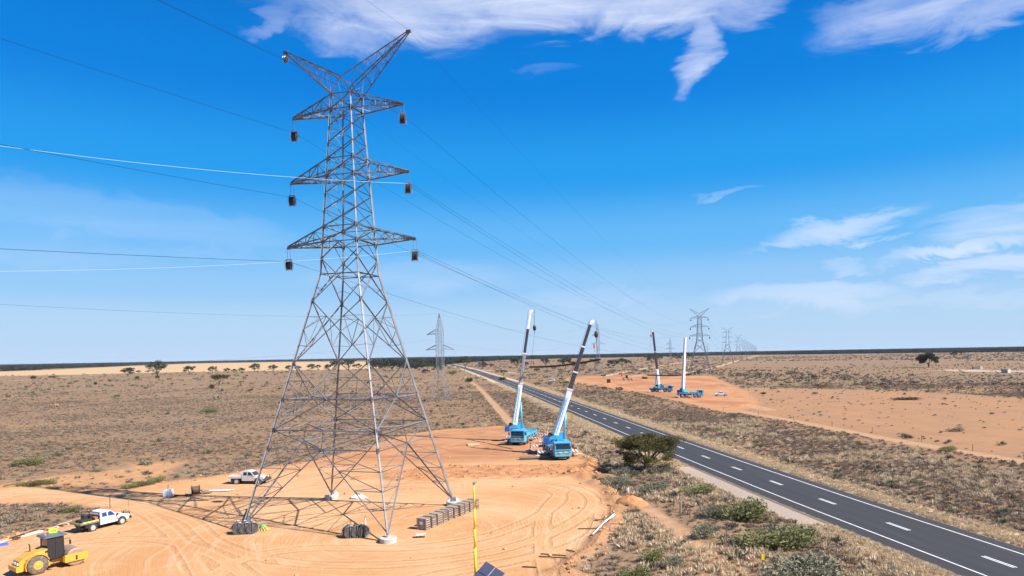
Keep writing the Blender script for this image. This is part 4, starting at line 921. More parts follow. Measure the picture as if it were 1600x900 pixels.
def ute(label, loc, rz, kind, paint, group=None, name='utility_truck', cat='ute', rims=None, detail=True):
    t = thing(name, label, cat, loc, rz, group); W_ = .91
    rear = -.72 if kind != 'suv' else -2.1; fl = .52
    if kind == 'tub': rear = -2.35
    b = MB(); hwl = lambda x, z: W_ - (.10 if z > 1.0 and x > 1.2 else 0) - (.05 if x > 2.3 else 0) - (.03 if z < .6 else 0)
    prof = [(rear, fl), (rear, 1.16), (-.7, 1.18), (1.12, 1.17), (1.30, 1.14), (2.0, 1.09), (2.36, 1.00), (2.48, .84), (2.50, fl)]
    if kind == 'tub': prof = [(-2.35, fl), (-2.37, 1.12)] + prof[2:]
    b.prism(prof, 0, 0, w=hwl); body = b.build('body', paint, t)
    top = 1.86 if kind != 'suv' else 1.84; rr = -.70 if kind != 'suv' else -2.0
    cab = MB(); hw2 = lambda x, z: .88 - (z - 1.1) / .76 * .15
    cab.prism([(rr, 1.12), (rr + .04, 1.5), (rr + .14, 1.80), (rr + .3, top), (.15, top + .02), (.42, top - .04), (.60, 1.70), (1.20, 1.14)], 0, 0, w=hw2); cb = cab.build('cabin', paint, t)
    gl = MB()    # windscreen
    q = lambda x, z, k=1.0: [(x + .012, -hw2(x, z) * k, z + .012), (x + .012, hw2(x, z) * k, z + .012)]
    a, c = q(.63, 1.675, .90), q(1.14, 1.20, .90); gl.poly([a[0], c[0], c[1], a[1]]); gl.build('windscreen', GLASS, cb)
    gl = MB(); gl.poly([(rr + .02 - .012, -.66, 1.30), (rr + .02 - .012, .66, 1.30), (rr + .12 - .012, .60, 1.70), (rr + .12 - .012, -.60, 1.70)][::-1]); gl.build('rear_window', GLASS, cb)
    wins = [(-.52, .03), (.12, .95)] if kind != 'suv' else [(-1.8, -1.0), (-.88, .0), (.1, .95)]
    for s in (-1, 1):
        for i, (xa, xb) in enumerate(wins):
            zt = 1.72; xt = min(xb, .52) if xb > .5 else xb
            pts = [(xa, 1.26), (xb, 1.24 if xb > .5 else 1.26), (xt, zt), (xa + .04, zt)]
            p3 = [(x, s * (hw2(x, z) + .010), z) for x, z in pts]
            gl = MB(); gl.poly(p3 if s < 0 else p3[::-1]); gl.build('side_window', BLUEGLASS if kind == 'tray' and detail else GLASS, cb)
        for x in ((.62, -.22) if detail else ()):
            h = MB(); h.box(x - .10, x + .10, s * W_ - .01, s * W_ + .025, 1.03, 1.06); h.build('door_handle', BLACK, t)
        if detail:
            for x in (.08, 1.05, -.62):
                h = MB(); h.box(x - .006, x + .006, s * W_ - .01, s * W_ + .003, .62, 1.15); h.build('door_gap', BLACK, t)
            h = MB(); h.cbox(.98, 1.14, s * 1.0 - .09, s * 1.0 + .09, 1.20, 1.38, .03); h.build('wing_mirror', BLACK, t)
        h = MB(); h.cbox(2.36, 2.515, s * .66 - .17, s * .66 + .17, .84, .98, .03); h.build('headlight', PLASTW, t)
        for x in (1.62, -1.52):
            ar = MB(); ar.lathe([(.49, -.10), (.49, .0), (.47, .012)] if s > 0 else [(.47, -.012), (.49, 0), (.49, .10)], (x, s * (W_ - .03), .45), 'y', 22); ar.build('wheel_arch', BLACK, t)
            wheel(t, x, s * .815, .39, .27, s, None, rims)
    b = MB(); b.cbox(2.45, 2.72, -.88, .88, .50, .78, .05); b.build('bumper', BLACK if kind != 'tub' else paint, t)
    if detail:
        bb_ = MB()
        for z in (.82, .98, 1.12): bb_.tube([(2.60, -.72, z), (2.74, -.5, z), (2.74, .5, z), (2.60, .72, z)], .03, 6)
        for y in (-.5, .5): bb_.bar((2.74, y, .7), (2.74, y, 1.12), .06)
        bb_.build('bull_bar', BLACK, t)
    gr = MB(); gr.box(2.46, 2.515, -.42, .42, .80, .97); gr.build('grille', BLACK, t)
    un = MB(); un.box(-2.45, 2.3, -.5, .5, .34, .56); un.box(-2.5, 1.0, -.38, .38, .5, .84); un.build('chassis', BLACK, t)
    if kind == 'tray':
        tr = MB(); tr.box(-2.78, -.86, -.93, .93, .86, .94)
        for y in (-.93, .90): tr.box(-2.78, -.86, y, y + .03, .94, 1.16)
        tr.box(-2.81, -2.78, -.93, .93, .90, 1.16); tr.build('tray', paint if not detail else GREYM, t)
        hb = MB()
        for y in (-.85, .85): hb.bar((-.86, y, .9), (-.84, y * .9, 1.80), .06)
        for z in (1.2, 1.5, 1.80): hb.bar((-.85, -.80, z), (-.85, .80, z), .05)
        for k in range(7): hb.bar((-.85, -.72 + k * .24, 1.2), (-.85, -.72 + k * .24, 1.8), .02)
        hb.build('headboard', BLACK if detail else paint, t)
        for s in (-1, 1): m_ = MB(); m_.cbox(-2.3, -1.85 + .1, s * .9 - .03, s * .9 + .03, .50, .80, .02); m_.build('mudguard', BLACK, t)
    if kind == 'tub':
        tb = MB(); tb.box(-2.28, -.80, -.78, .78, 1.165, 1.175); tb.build('tub_cover', BLACK, t)
    return t
NUM = mat('dark_lettering', (.03, .03, .04), .6)
_a = Vector(g(147.5, 830)); _b = Vector(g(187, 820.5)); _d = (_b - _a); U1A = math.atan2(_d.y, _d.x); print('ute', _d.length, math.degrees(U1A)); U1C = (_a + _b) / 2 + Vector((-math.sin(U1A), math.cos(U1A))) * .85; U1C = (U1C.x, U1C.y)
u1 = ute('white dual cab ute with loaded tray and green stripes near the yellow roller', (*U1C, 0.0), U1A, 'tray', WHITE)
for s in (-1,): text(u1, '10', .34, on_side(1.02, -.925, .86, -1), NUM); text(u1, 'C', .34, on_side(1.50, -.915, .90, -1), NUM)
r_ = MB(); r_.box(-2.6, -.95, -.965, -.962, 1.04, 1.14); r_.box(-2.815, -2.812, -.8, .8, 1.03, 1.13); r_.build('reflective_stripe', HIVIS, u1)
h_ = MB(); h_.cbox(.25, .95, -.892, -.884, 1.42, 1.62, .01); h_.build('green_window_reflection', HIVIS, u1) if False else None
lo = MB(); lo.cbox(-2.5, -1.35, -.6, .45, .95, 1.28, .08); o = lo.build('black_tool_box', DKMET); o.parent = None
def place_on(o, parent_like, lab, cat, grp=None):
    o.matrix_world = Matrix.Translation(parent_like.location) @ Matrix.Rotation(parent_like.rotation_euler.z, 4, 'Z'); tag(o, lab, cat, grp)
place_on(o, u1, 'low black cover over the tray load of the striped ute', 'tool box')
lo = MB(); lo.cbox(-1.3, -.95, .0, .8, .95, 1.55, .06); lo.lathe([(.3, 0), (.34, .1), (.34, .62), (.28, .68)], (-1.55, .45, .95), 'z', 16); o = lo.build('black_drum', BLACK); o['kind'] = 'thing'; place_on(o, u1, 'black drum and box behind the cab of the striped ute', 'drum')
lo = MB(); lo.cbox(-1.2, -.92, -.75, -.3, .95, 1.42, .05); o = lo.build('red_fuel_can', mat('faded_red_plastic', (.55, .12, .12), .5)); place_on(o, u1, 'faded red can on the tray behind the cab of the striped ute', 'can')
an = MB(); an.tube([(2.6, -.6, .9), (2.6, -.6, 3.2)], .012, 4); an.build('whip_aerial', DKMET, u1)
u2 = ute('dusty white dual cab tray ute parked beyond the near tower leg', (-37.35, 96.15, 0), -.095, 'tray', OFFWHITE, detail=False)
b = MB(); b.cbox(2.5, 2.8, -.9, .9, .45, .85, .05); b.tube([(2.6, -.6, .85), (2.75, -.5, 1.15), (2.75, .5, 1.15), (2.6, .6, .85)], .035, 6); b.build('bull_bar', DKMET, u2)
ute('white pickup with covered tub on the red ground right of the far cranes', (81.4, 266.2, 0), math.pi - .12, 'tub', WHITE, detail=False, name='pickup_truck')
ute('white four wheel drive parked in scrub beyond the road', (24.6, 430, 0), math.pi * .94, 'suv', WHITE, detail=False, name='parked_car', cat='car')
xr = float(np.interp(672, [p.y for p in RL], [p.x for p in RL])); ute('pale car far away on the highway', (xr + 1.8, 672, .08), math.pi / 2 + .12 + math.pi, 'suv', WHITE, detail=False, name='parked_car', cat='car')

# ---------------------------------------------------------------- road roller
def roller():
    t = thing('road_roller', 'yellow single drum road roller with black cab at the pad corner', 'road roller', (-39.45, 57.94, 0.0), rad(54))
    b = MB(); wh = lambda x, z: .62 if z > 1.15 else .80
    b.prism([(-2.72, 1.02), (-2.62, 1.28), (-2.35, 1.46), (-1.5, 1.78), (-.62, 1.95), (-.55, 1.95), (-.55, .75), (-2.5, .75)], 0, 0, w=lambda x, z: .66 + (.06 if x > -1 else 0)); hood = b.build('engine_hood', YEL, t)
    for s in (-1, 1):
        f = MB()
        for k in range(9):
            a0 = rad(200 - k * 20); a1 = rad(200 - (k + 1) * 20); r0, r1 = .86, .92; c = (-1.45, .78)
            ps = [(c[0] + r0 * math.cos(a0), c[1] + r0 * math.sin(a0)), (c[0] + r1 * math.cos(a0), c[1] + r1 * math.sin(a0)), (c[0] + r1 * math.cos(a1), c[1] + r1 * math.sin(a1)), (c[0] + r0 * math.cos(a1), c[1] + r0 * math.sin(a1))]
            f.prism(ps, s * .62, s * 1.02) if s > 0 else f.prism(ps, -1.02, -.62)
        f.build('mudguard', YEL, t); wheel(t, -1.45, s * .79, .78, .56, s, TYRE_D, YEL, 'rear_wheel', .72)
        p = MB(); p.poly([(-2.25, s * .668, 1.0), (-1.95, s * .668, 1.0), (-1.95, s * .668, 1.45), (-2.25, s * .668, 1.36)][::(1 if s < 0 else -1)]); p.build('side_vent', mat('dark_yellow_mesh', (.25, .15, .04), .8), hood)
        p = MB(); p.poly([(-.98, s * .700, 1.52), (-.62, s * .728, 1.62), (-.60, s * .728, 1.80), (-1.0, s * .700, 1.70)][::(1 if s < 0 else -1)]); p.build('maker_plate', BLACK, hood)
        p = MB(); p.lathe([(.12, 0), (.12, .06), (.08, .08)], (-2.76, s * .42, 1.06), 'x', 12, Matrix.Identity(4)); p.build('tail_light', PLASTW, t)
        sp = MB(); sp.cbox(.50, 2.30, s * 1.06 - .05, s * 1.06 + .05, .48, 1.12, .03); sp.build('side_frame', YEL, t)
        hb_ = MB(); hb_.cbox(1.33, 1.47, s * 1.125 - .02, s * 1.125 + .02, .58, .95, .01); hb_.build('drum_hub_cover', DKMET, t)
    b = MB(); b.cbox(-2.95, -2.45, -.86, .86, .50, .92, .05); b.cbox(-2.6, -.3, -.72, .72, .48, .80, .03); b.build('rear_chassis', YEL, t)
    g_ = MB(); g_.box(-2.735, -2.70, -.40, .40, .98, 1.22); g_.build('radiator_grille', mat('grille_grey', (.25, .22, .18), .7, noise=.4, nscale=14), t)
    rp = MB(); rp.box(-2.78, -2.74, -.17, .17, .95, 1.2); rp.build('number_plate', PLASTW, t)
    b = MB(); b.cbox(-.35, .62, -.34, .34, .50, .86, .04); b.cbox(.45, .72, -1.0, 1.0, .50, .95, .04); b.cbox(2.18, 2.36, -1.0, 1.0, .50, .95, .04); b.build('front_yoke', YEL, t)
    d = MB(); d.lathe([(.60, -.97), (.76, -.97), (.77, -.9), (.77, .9), (.76, .97), (.60, .97)], (1.40, 0, .77), 'y', 40); d.build('smooth_drum', DRUMST, t, True)
    # cab
    P = {'a': (-.62, 1.25), 'b': (.62, 1.05)}
    c = MB()
    for s in (-1, 1):
        for x0, x1 in ((-.60, -.60), (.0, .0), (.60, .56)): c.bar((x0, s * .72, 1.0), (x1, s * .70, 2.78), .08)
        c.bar((-.60, s * .72, 1.05), (.60, s * .72, 1.05), .09); c.bar((-.60, s * .70, 2.74), (.56, s * .70, 2.74), .08)
    for x, x2 in ((-.60, -.60), (.60, .56)): c.bar((x, -.72, 1.05), (x, .72, 1.05), .08); c.bar((x2, -.70, 2.74), (x2, .70, 2.74), .08)
    c.box(-.58, .58, -.68, .68, .88, 1.02); cf = c.build('cab_frame', BLACK, t)
    for s in (-1, 1):
        for x0, x1 in ((-.55, -.05), (.05, .55)): q = MB(); q.box(x0, x1, s * .715 - .008, s * .715 + .008, 1.1, 2.68); q.build('cab_window', GLASS, cf)
    for x in (-.60, .585): q = MB(); q.box(x - .008, x + .008, -.66, .66, 1.1, 2.68); q.build('cab_window', GLASS, cf)
    st = MB(); st.cbox(-.42, .05, -.28, .28, 1.0, 1.42, .05); st.cbox(-.45, -.30, -.26, .26, 1.4, 1.95, .05); st.build('seat', BLACK, cf)
    rf = MB(); rf.prism([(-.92, 2.80), (.85, 2.80), (.82, 2.90), (.6, 2.94), (-.8, 2.94)], -.86, .86); rf.build('cab_roof', mat('blue_grey_roof', (.10, .12, .15), .5), t)
    sg = MB(); sg.cbox(-.30, .30, .18, .24, 2.95, 3.32, .02); sgo = sg.build('number_sign', HIVIS, t)
    text(sgo, '104', .30, Matrix.Translation((0, .172, 3.13)) @ Matrix.Rotation(rad(90), 4, 'X'), mat('sign_lettering', (.02, .10, .02), .6), 'sign_number')
    sgr = sgo; sgr.matrix_local = Matrix.Translation((.1, .1, 0)) @ Matrix.Rotation(rad(-22), 4, 'Z')
    be = MB(); be.lathe([(.07, 2.94), (.07, 3.05), (.04, 3.08)], (-.55, -.1, 0), 'z', 10); be.build('beacon', ORANGE, t)
    ex = MB(); ex.tube([(-1.55, .35, 1.7), (-1.55, .35, 2.25), (-1.63, .35, 2.38)], .05, 8); ex.build('exhaust_pipe', DKMET, t)
    for s in (-1, 1):
        mr = MB(); mr.tube([(.58, s * .74, 2.5), (.95, s * .98, 2.52), (.98, s * 1.0, 2.35)], .018, 5); mr.cbox(.93, 1.02, s * 1.0 - .09, s * 1.0 + .09, 2.0, 2.36, .02); mr.build('mirror', BLACK, t)
    stp = MB(); stp.box(-.45, -.1, -.95, -.70, .55, .6); stp.box(-.45, -.1, -.85, -.72, .85, .9); stp.build('step', DKMET, t)
    return t
roller()

# ---------------------------------------------------------------- mobile cranes
stripe = bpy.data.materials.new('red_white_stripes'); stripe.use_nodes = True; T = NT(stripe.node_tree); tcn = T.node('ShaderNodeTexCoord'); sp_ = T.node('ShaderNodeSeparateXYZ'); T.l.new(tcn.outputs['Object'], sp_.inputs[0])
v = T.math('FRACT', T.math('MULTIPLY', T.math('ADD', T.math('ADD', sp_.outputs[1], sp_.outputs[2]), T.math('MULTIPLY', sp_.outputs[0], 1.0)), 1.7)); T.l.new(T.mix(T.math('GREATER_THAN', v, .58), (.80, .79, .78), (.45, .04, .035)), T.n['Principled BSDF'].inputs['Base Color']); T.n['Principled BSDF'].inputs['Roughness'].default_value = .5
YPLATE = mat('yellow_number_plate', (.75, .45, .02), .5)
def crane(label, loc, rz, pivot_w, tip_w, secs, group, axles=5, hook_z=None, swing=None, style='boom_w', cyl=BLUE, hook_c=REDP, L=12.0, simple=False):
    t = thing('mobile_crane', label, 'crane', loc, rz, group); Mi = (Matrix.Translation(loc) @ Matrix.Rotation(rz, 4, 'Z')).inverted()
    pv = Mi @ Vector(pivot_w); tp = Mi @ Vector(tip_w); h = L / 2
    c = MB(); c.cbox(-h, h - 2.0, -.62, .62, .95, 1.45, .05); c.build('chassis', DKMET, t)
    d = MB(); d.cbox(-h, h - 2.1, -1.32, 1.32, 1.45, 1.72, .04); d.cbox(h - 4.6, h - 2.6, -1.30, 1.30, 1.72, 2.15, .08); d.cbox(-h - .1, -h + .6, -1.25, 1.25, 1.1, 1.9, .05); dk = d.build('deck', BLUE, t)
    for s in (-1, 1):
        for k in range(3 if not simple else 0):
            lk = MB(); x = -h + 1.4 + k * 2.3; lk.cbox(x, x + .9, s * 1.36 - .02, s * 1.36 + .02, .98, 1.42, .02); lk.build('tool_locker', BLUE, t)
    cb = MB(); cb.prism([(h - 2.05, .85), (h - 2.05, 2.75), (h - 1.8, 2.92), (h - .42, 2.90), (h - .12, 2.72), (h + .02, 1.80), (h + .05, .75), (h - .6, .62)], -1.35, 1.35); cab_ = cb.build('driver_cab', BLUE, t)
    g_ = MB(); g_.poly([(h + .035, -1.22, 1.84), (h + .035, 1.22, 1.84), (h - .09, 1.15, 2.70), (h - .09, -1.15, 2.70)]); g_.build('windscreen', GLASS, cab_)
    for s in (-1, 1):
        g_ = MB(); ps = [(h - 1.6, s * 1.362, 1.85), (h - .3, s * 1.362, 1.85), (h - .42, s * 1.362, 2.62), (h - 1.6, s * 1.362, 2.62)]; g_.poly(ps if s < 0 else ps[::-1]); g_.build('side_window', GLASS, cab_)
        q = MB(); q.box(h + .05, h + .085, s * .78 - .30, s * .78 + .30, .92, 1.12); q.build('headlight', GREYM, cab_)
        q = MB(); q.box(h + .055, h + .09, s * .45 - .28, s * .45 + .28, 1.20, 1.42); q.build('warning_plate', YPLATE, cab_)
        mr = MB(); mr.bar((h - .1, s * 1.35, 2.6), (h + .15, s * 1.62, 2.55), .04); mr.cbox(h + .08, h + .18, s * 1.62 - .12, s * 1.62 + .12, 2.0, 2.5, .02); mr.build('mirror', BLACK, cab_)
    q = MB(); q.cbox(h - .2, h + .12, -1.30, 1.30, .62, .92, .05); q.build('bumper', DKMET if simple else BLUE, cab_)
    q = MB(); q.box(h + .03, h + .05, -1.2, 1.2, 1.52, 1.62); q.build('grille', BLACK, cab_)
    xs_ = {5: (h - 1.5, h - 3.4, -h + 5.0, -h + 3.1, -h + 1.4), 4: (h - 1.4, h - 3.2, -h + 3.2, -h + 1.5), 2: (h - 1.2, -h + 1.2, -h + 2.7)}[axles]
    for x in xs_:
        for s in (-1, 1): wheel(t, x, s * 1.10, .68, .48, s, None, GREYM)
    for x in (h - 4.3, -h + .25):
        for s in (-1, 1):
            ob = MB(); ob.cbox(x - .16, x + .16, s * 2.35 - 1.15, s * 2.35 + 1.15, .70, 1.10, .02); og = ob.build('outrigger_beam', stripe, t)
            f = MB(); f.lathe([(.10, 0.30), (.10, 1.45), (.13, 1.5)], (x, s * 3.45, 0), 'z', 10); f.lathe([(.42, .26), (.42, .32), (.15, .42)], (x, s * 3.45, 0), 'z', 16); f.build('outrigger_foot', OFFWHITE, og)
    if not simple:
        for s in (-1, 1):
            ra = MB(); xa, xb = -h + .2, h - 2.6
            for k in range(6): x = xa + (xb - xa) * k / 5; ra.bar((x, s * 1.28, 1.72), (x, s * 1.28, 2.5), .035)
            ra.bar((xa, s * 1.28, 2.5), (xb, s * 1.28, 2.5), .035)
            ra.build('handrail', GREYM, t)
            ld = MB()
            for k in range(4): ld.bar((h - 2.5, s * 1.40, .7 + k * .28), (h - 2.15, s * 1.40, .7 + k * .28), .04)
            ld.build('step_ladder', GREYM, t)
        wp = MB(); wp.bar((h + .06, -.9, 1.86), (h - .02, -.3, 2.45), .03); wp.bar((h + .06, .2, 1.86), (h - .02, .8, 2.45), .03); wp.build('wipers', BLACK, cab_)
        vis = MB(); vis.prism([(h - .16, 2.74), (h + .06, 2.70), (h + .06, 2.76), (h - .16, 2.86)], -1.2, 1.2); vis.build('sun_visor', BLUE_D, cab_)
        bcn = MB(); bcn.lathe([(.10, 2.9), (.10, 3.05), (.05, 3.1)], (h - 1.2, .6, 0), 'z', 10); bcn.build('beacon', ORANGE, cab_)
        ex = MB(); ex.tube([(h - 2.3, -1.0, 1.7), (h - 2.3, -1.0, 3.1)], .09, 8); ex.build('exhaust_stack', GREYM, t)
    # superstructure turned towards the boom
    bd = (tp - pv); az_ = math.atan2(bd.y, bd.x); S = Matrix.Translation((pv.x, pv.y, 0)) @ Matrix.Rotation(az_, 4, 'Z')
    D = bd.normalized(); side = Vector((-math.sin(az_), math.cos(az_), 0)); upv = D.cross(side) * -1
    if upv.z < 0 and abs(upv.z) > 1e-3: upv = -upv
    tt = MB(); tt.lathe([(1.1, 1.70), (1.1, 1.98)], (1.3, 0, 0), 'z', 24, S); tt.build('turntable', DKMET, t)
    sp = MB(); sp.prism([(-.9, 2.0), (-1.0, 2.9), (-.2, 3.35), (.4, 3.3), (1.2, 2.6), (2.4, 2.3), (2.4, 2.0)], -.62, .62, S); sup = sp.build('superstructure', BLUE, t)
    cw = MB(); cw.cbox(-2.0, -1.0, -1.3, 1.3, 2.0, 2.55, .05, S); cw.cbox(-1.95, -1.05, -1.2, 1.2, 2.57, 3.0, .05, S); cw.build('counterweight', BLUE_D, t)
    wn = MB(); wn.lathe([(.40, -.5), (.40, -.44), (.30, -.42), (.30, .42), (.40, .44), (.40, .5)], (-.8, 0, 3.25), 'y', 18, S); wn.build('winch_drum', DKMET, t, True)
    oc = MB(); oc.prism([(.5, 2.0), (.5, 3.4), (.8, 3.6), (1.7, 3.55), (2.1, 2.9), (2.1, 2.0)], .70, 1.45, S); oco = oc.build('operator_cab', BLUE, t)
    g_ = MB(); g_.poly([S @ Vector(p) for p in [(.65, 1.46, 2.5), (.65, 1.46, 3.35), (1.55, 1.46, 3.35), (1.95, 1.46, 2.6)]]); g_.build('cab_window', GLASS, oco); g_ = MB(); g_.poly([S @ Vector(p) for p in [(1.72, .76, 3.53), (2.11, .76, 2.9), (2.11, 1.4, 2.9), (1.72, 1.4, 3.53)]]); g_.build('cab_window', GLASS, oco)
    if not simple:
        for k_, (x0, y0, z0, dx, dy, dz) in enumerate(((-.6, -.62, 2.1, .7, -.45, .5), (.3, -.62, 2.05, .8, -.5, .65), (-.9, .62, 2.1, 1.2, .35, .45), (1.3, -.62, 2.0, .7, -.35, .4))):
            q = MB(); q.cbox(x0, x0 + dx, min(y0, y0 + dy), max(y0, y0 + dy), z0, z0 + dz, .04, S); q.build('hydraulic_box', BLUE if k_ % 2 else BLUE_D, t)
        for k_ in range(4):
            a_ = S @ Vector((.2 + .1 * k_, -.3 + .2 * k_, 2.6)); b__ = pv + bd * .10 + Vector((0, 0, -.3)); q = MB(); q.tube([a_, a_.lerp(b__, .5) + Vector((0, 0, -.35 - .1 * k_)), b__], .035, 5); q.build('hose', BLACK, t)
        wl = MB(); wl.bar(S @ Vector((-1.9, -1.25, 3.0)), S @ Vector((-1.9, -1.25, 3.8)), .04); wl.bar(S @ Vector((-1.9, 1.25, 3.0)), S @ Vector((-1.9, 1.25, 3.8)), .04); wl.bar(S @ Vector((-1.9, -1.25, 3.8)), S @ Vector((-1.9, 1.25, 3.8)), .04); wl.build('guard_rail', GREYM, t)
        jb = MB(); q0 = pv + bd * .03 + side * -.72; q1 = pv + bd * .34 + side * -.62
        jb.bar(q0, q1, .10); jb.bar(q0 + upv * .45, q1 + upv * .35, .08)
        for k_ in range(9): jb.bar(q0.lerp(q1, k_ / 9), (q0 + upv * .45).lerp(q1 + upv * .35, (k_ + 1) / 9), .05)
        jb.build('stowed_jib', BLUE, t)
    # boom sections
    def sect(a, b, w0, hgt, m_, nm='boom_section'):
        P0 = pv + bd * a; P1 = pv + bd * b; q = MB(); pr = [(-.5, -.32), (-.32, -.5), (.32, -.5), (.5, -.32), (.5, .38), (.38, .5), (-.38, .5), (-.5, .38)]
        q.add([P + side * (x * w0) + upv * (y * hgt) for P in (P0, P1) for x, y in pr], [tuple(range(8))[::-1], tuple(range(8, 16))] + [(i, (i + 1) % 8, (i + 1) % 8 + 8, i + 8) for i in range(8)]); return q.build(nm, m_, t)
    for a, b, w0, m_ in secs:
        o = sect(a, b, w0, w0 * 1.15, m_)
        if b < .97:
            P1 = pv + bd * b; q = MB(); k = w0 * 1.12
            q.add([P + side * (x * k) + upv * (y * k * 1.15) for P in (P1 - D * .25, P1) for x, y in ((-.5, -.5), (.5, -.5), (.5, .5), (-.5, .5))], [(3, 2, 1, 0), (4, 5, 6, 7), (0, 1, 5, 4), (1, 2, 6, 5), (2, 3, 7, 6), (3, 0, 4, 7)]); q.build('section_collar', BOOMW, o)
    if not simple:
        bl_ = bd.length
        for k in (.16, .30, .42):      # lamps and brackets on the boom
            P = pv + bd * k; q = MB(); q.bar(P, P - upv * .75, .05); q.bar(P - upv * .75 - D * .1, P - upv * .75 + D * .15, .12); q.build('boom_bracket', GREYM, t)
    cy = MB(); lowp = S @ Vector((1.5, 0, 2.35)); mid = pv + bd * .27 - upv * .35; cy.tube([lowp, lerp(lowp, mid, .8)], .19, 12); cyo = cy.build('luffing_cylinder', cyl, t, True); cy = MB(); cy.tube([lerp(lowp, mid, .78), mid], .13, 10); cy.build('piston_rod', GREYM, cyo, True)
    hd = MB(); w0 = secs[-1][2] * .8
    for s in (-1, 1):
        hd.add([pv + bd + D * x + upv * y + side * (s * w0 * .6 + o_) for o_ in (-.03, .03) for x, y in ((-.5, .22), (.2, .22), (.45, -.05), (.45, -.5), (.2, -.62), (-.5, -.2))], [(5, 4, 3, 2, 1, 0), (6, 7, 8, 9, 10, 11)] + [(i, (i + 1) % 6, (i + 1) % 6 + 6, i + 6) for i in range(6)])
    ho = hd.build('boom_head', BOOMW, t)
    R3 = Matrix((side, upv, D)).transposed().to_4x4()
    for off in ((0, -.38, .25), (0, .05, .2)):
        q = MB(); q.lathe([(.2, -.12), (.2, .12)], off, 'x', 16, Matrix.Translation(pv + bd) @ R3); q.build('head_sheave', DKMET, ho)
    if hook_z is not None:
        hp = pv + bd - upv * .75 + D * .5; q = MB(); q.bar(hp + Vector((.12, 0, 0)), (hp.x + .06, hp.y, hook_z + .9), .03); q.bar(hp - Vector((.12, 0, 0)), (hp.x - .06, hp.y, hook_z + .9), .03); rp = q.build('hoist_rope', DKMET, t)
        q = MB(); q.lathe([(.20, .40), (.34, .75), (.34, 1.15), (.2, 1.5)], (hp.x, hp.y, hook_z), 'z', 14); q.build('hook_block', hook_c, rp)
        q = MB(); q.tube([(hp.x, hp.y, hook_z + .42), (hp.x, hp.y, hook_z + .15), (hp.x + .14, hp.y, hook_z - .02), (hp.x + .12, hp.y, hook_z - .16), (hp.x - .05, hp.y, hook_z - .14)], .05, 6); q.build('hook', DKMET, rp)
        t['hook'] = [*(Matrix.Translation(loc) @ Matrix.Rotation(rz, 4, 'Z') @ Vector((hp.x, hp.y, hook_z)))]
    # hoist line lying along the boom top
    q = MB(); q.bar(pv + upv * .7 - D * .4, pv + bd + upv * .4, .03); q.build('boom_rope', DKMET, t)
    return t
GRPC = 'blue mobile cranes holding beams over the line'
A_loc = (2.3, 136.8, .05); B_loc = (7.3, 117.6, .05)
tipA = at(828.5, 487, 138.6); tipB = at(923.5, 503, 119.6)
cA = crane('blue crane with mostly white boom, further of the two near cranes', A_loc, math.atan2(-.97, -.25), (at(804, 672, 138.6).x, 138.6, 3.0), tipA,
           [(0, .38, .84, BOOMW), (.38, .64, .56, BOOMG), (.64, .86, .48, BOOMD), (.86, 1, .42, BOOMW)], GRPC, hook_z=tipA.z - 4.3, hook_c=BLACK)
cB = crane('blue crane with dark upper boom, nearest to the camera', B_loc, math.atan2(-.99, .14), (at(867, 690, 119.6).x, 119.6, 3.0), tipB,
           [(0, .42, .88, BOOMW), (.42, .57, .66, BOOMD), (.57, .79, .56, BOOMD), (.79, 1, .46, BOOMD)], GRPC, hook_z=tipB.z - 3.2, hook_c=DKMET)
tipC = at(1020, 517, 300); tipD = at(1070.5, 529, 263)
cC = crane('distant blue crane with black upper boom beyond the road', (65.4, 300, 0), rad(-20), (at(1029.5, 604, 300).x, 300, 3.0), tipC, [(0, .30, 1.0, BOOMW), (.30, .62, .85, BOOMD), (.62, 1, .70, BOOMD)], GRPC, axles=4, L=10, hook_z=tipC.z - 3, simple=True)
cD = crane('distant blue crane with all white upright boom beyond the road', (68.2, 262, 0), rad(-8), (at(1067, 606, 262).x, 262, 3.0), tipD, [(0, .34, 1.05, BOOMW), (.34, .68, .9, BOOMW), (.68, 1, .75, BOOMW)], GRPC, axles=4, L=9.4, hook_z=None, simple=True)
# beams hung between cranes
def hung_beam(label, a, b, th, tops, grp):
    t = thing('hurdle_beam', label, 'beam', ((a + b) / 2), 0, grp); o = (a + b) / 2; m_ = MB(); n_ = 10
    pts = [lerp(a, b, k / n_) - Vector((0, 0, .35 * math.sin(math.pi * k / n_))) - o for k in range(n_ + 1)]
    m_.tube(pts, th * .5, 8); m_.build('steel_tube', RUST, t)
    r = MB()
    for k in range(1, n_ * 3):
        u = k / (n_ * 3); c = lerp(a, b, u) - Vector((0, 0, .35 * math.sin(math.pi * u))) - o; dv = (b - a).normalized(); r.bar(c - dv * .09, c + dv * .09, th * 1.15)
    r.build('rope_lashing', mat('brown_rope', (.06, .03, .018), .9), t)['kind'] = 'stuff'
    s = MB()
    for e, tp in zip((lerp(a, b, .02), lerp(a, b, .98)), tops):
        if tp is not None: s.bar(e - o, Vector(tp) - o, .04)
    s.build('sling', DKMET, t)['kind'] = 'stuff'; return t
bA = at(827.5, 573.5, 138); bB = at(938, 561.5, 119.2)
hung_beam('long rusty beam slung in the air between the two near cranes', bA, bB, .30, (Vector(cA['hook']), Vector(cB['hook'])), 'long beams slung between cranes')
hung_beam('long dark beam slung low between the two distant cranes', at(1012, 586, 298), at(1080, 585, 268), .42, (Vector(cC['hook']), None), 'long beams slung between cranes')
for o_ in (cA, cB, cC, cD):
    if 'hook' in o_: del o_['hook']
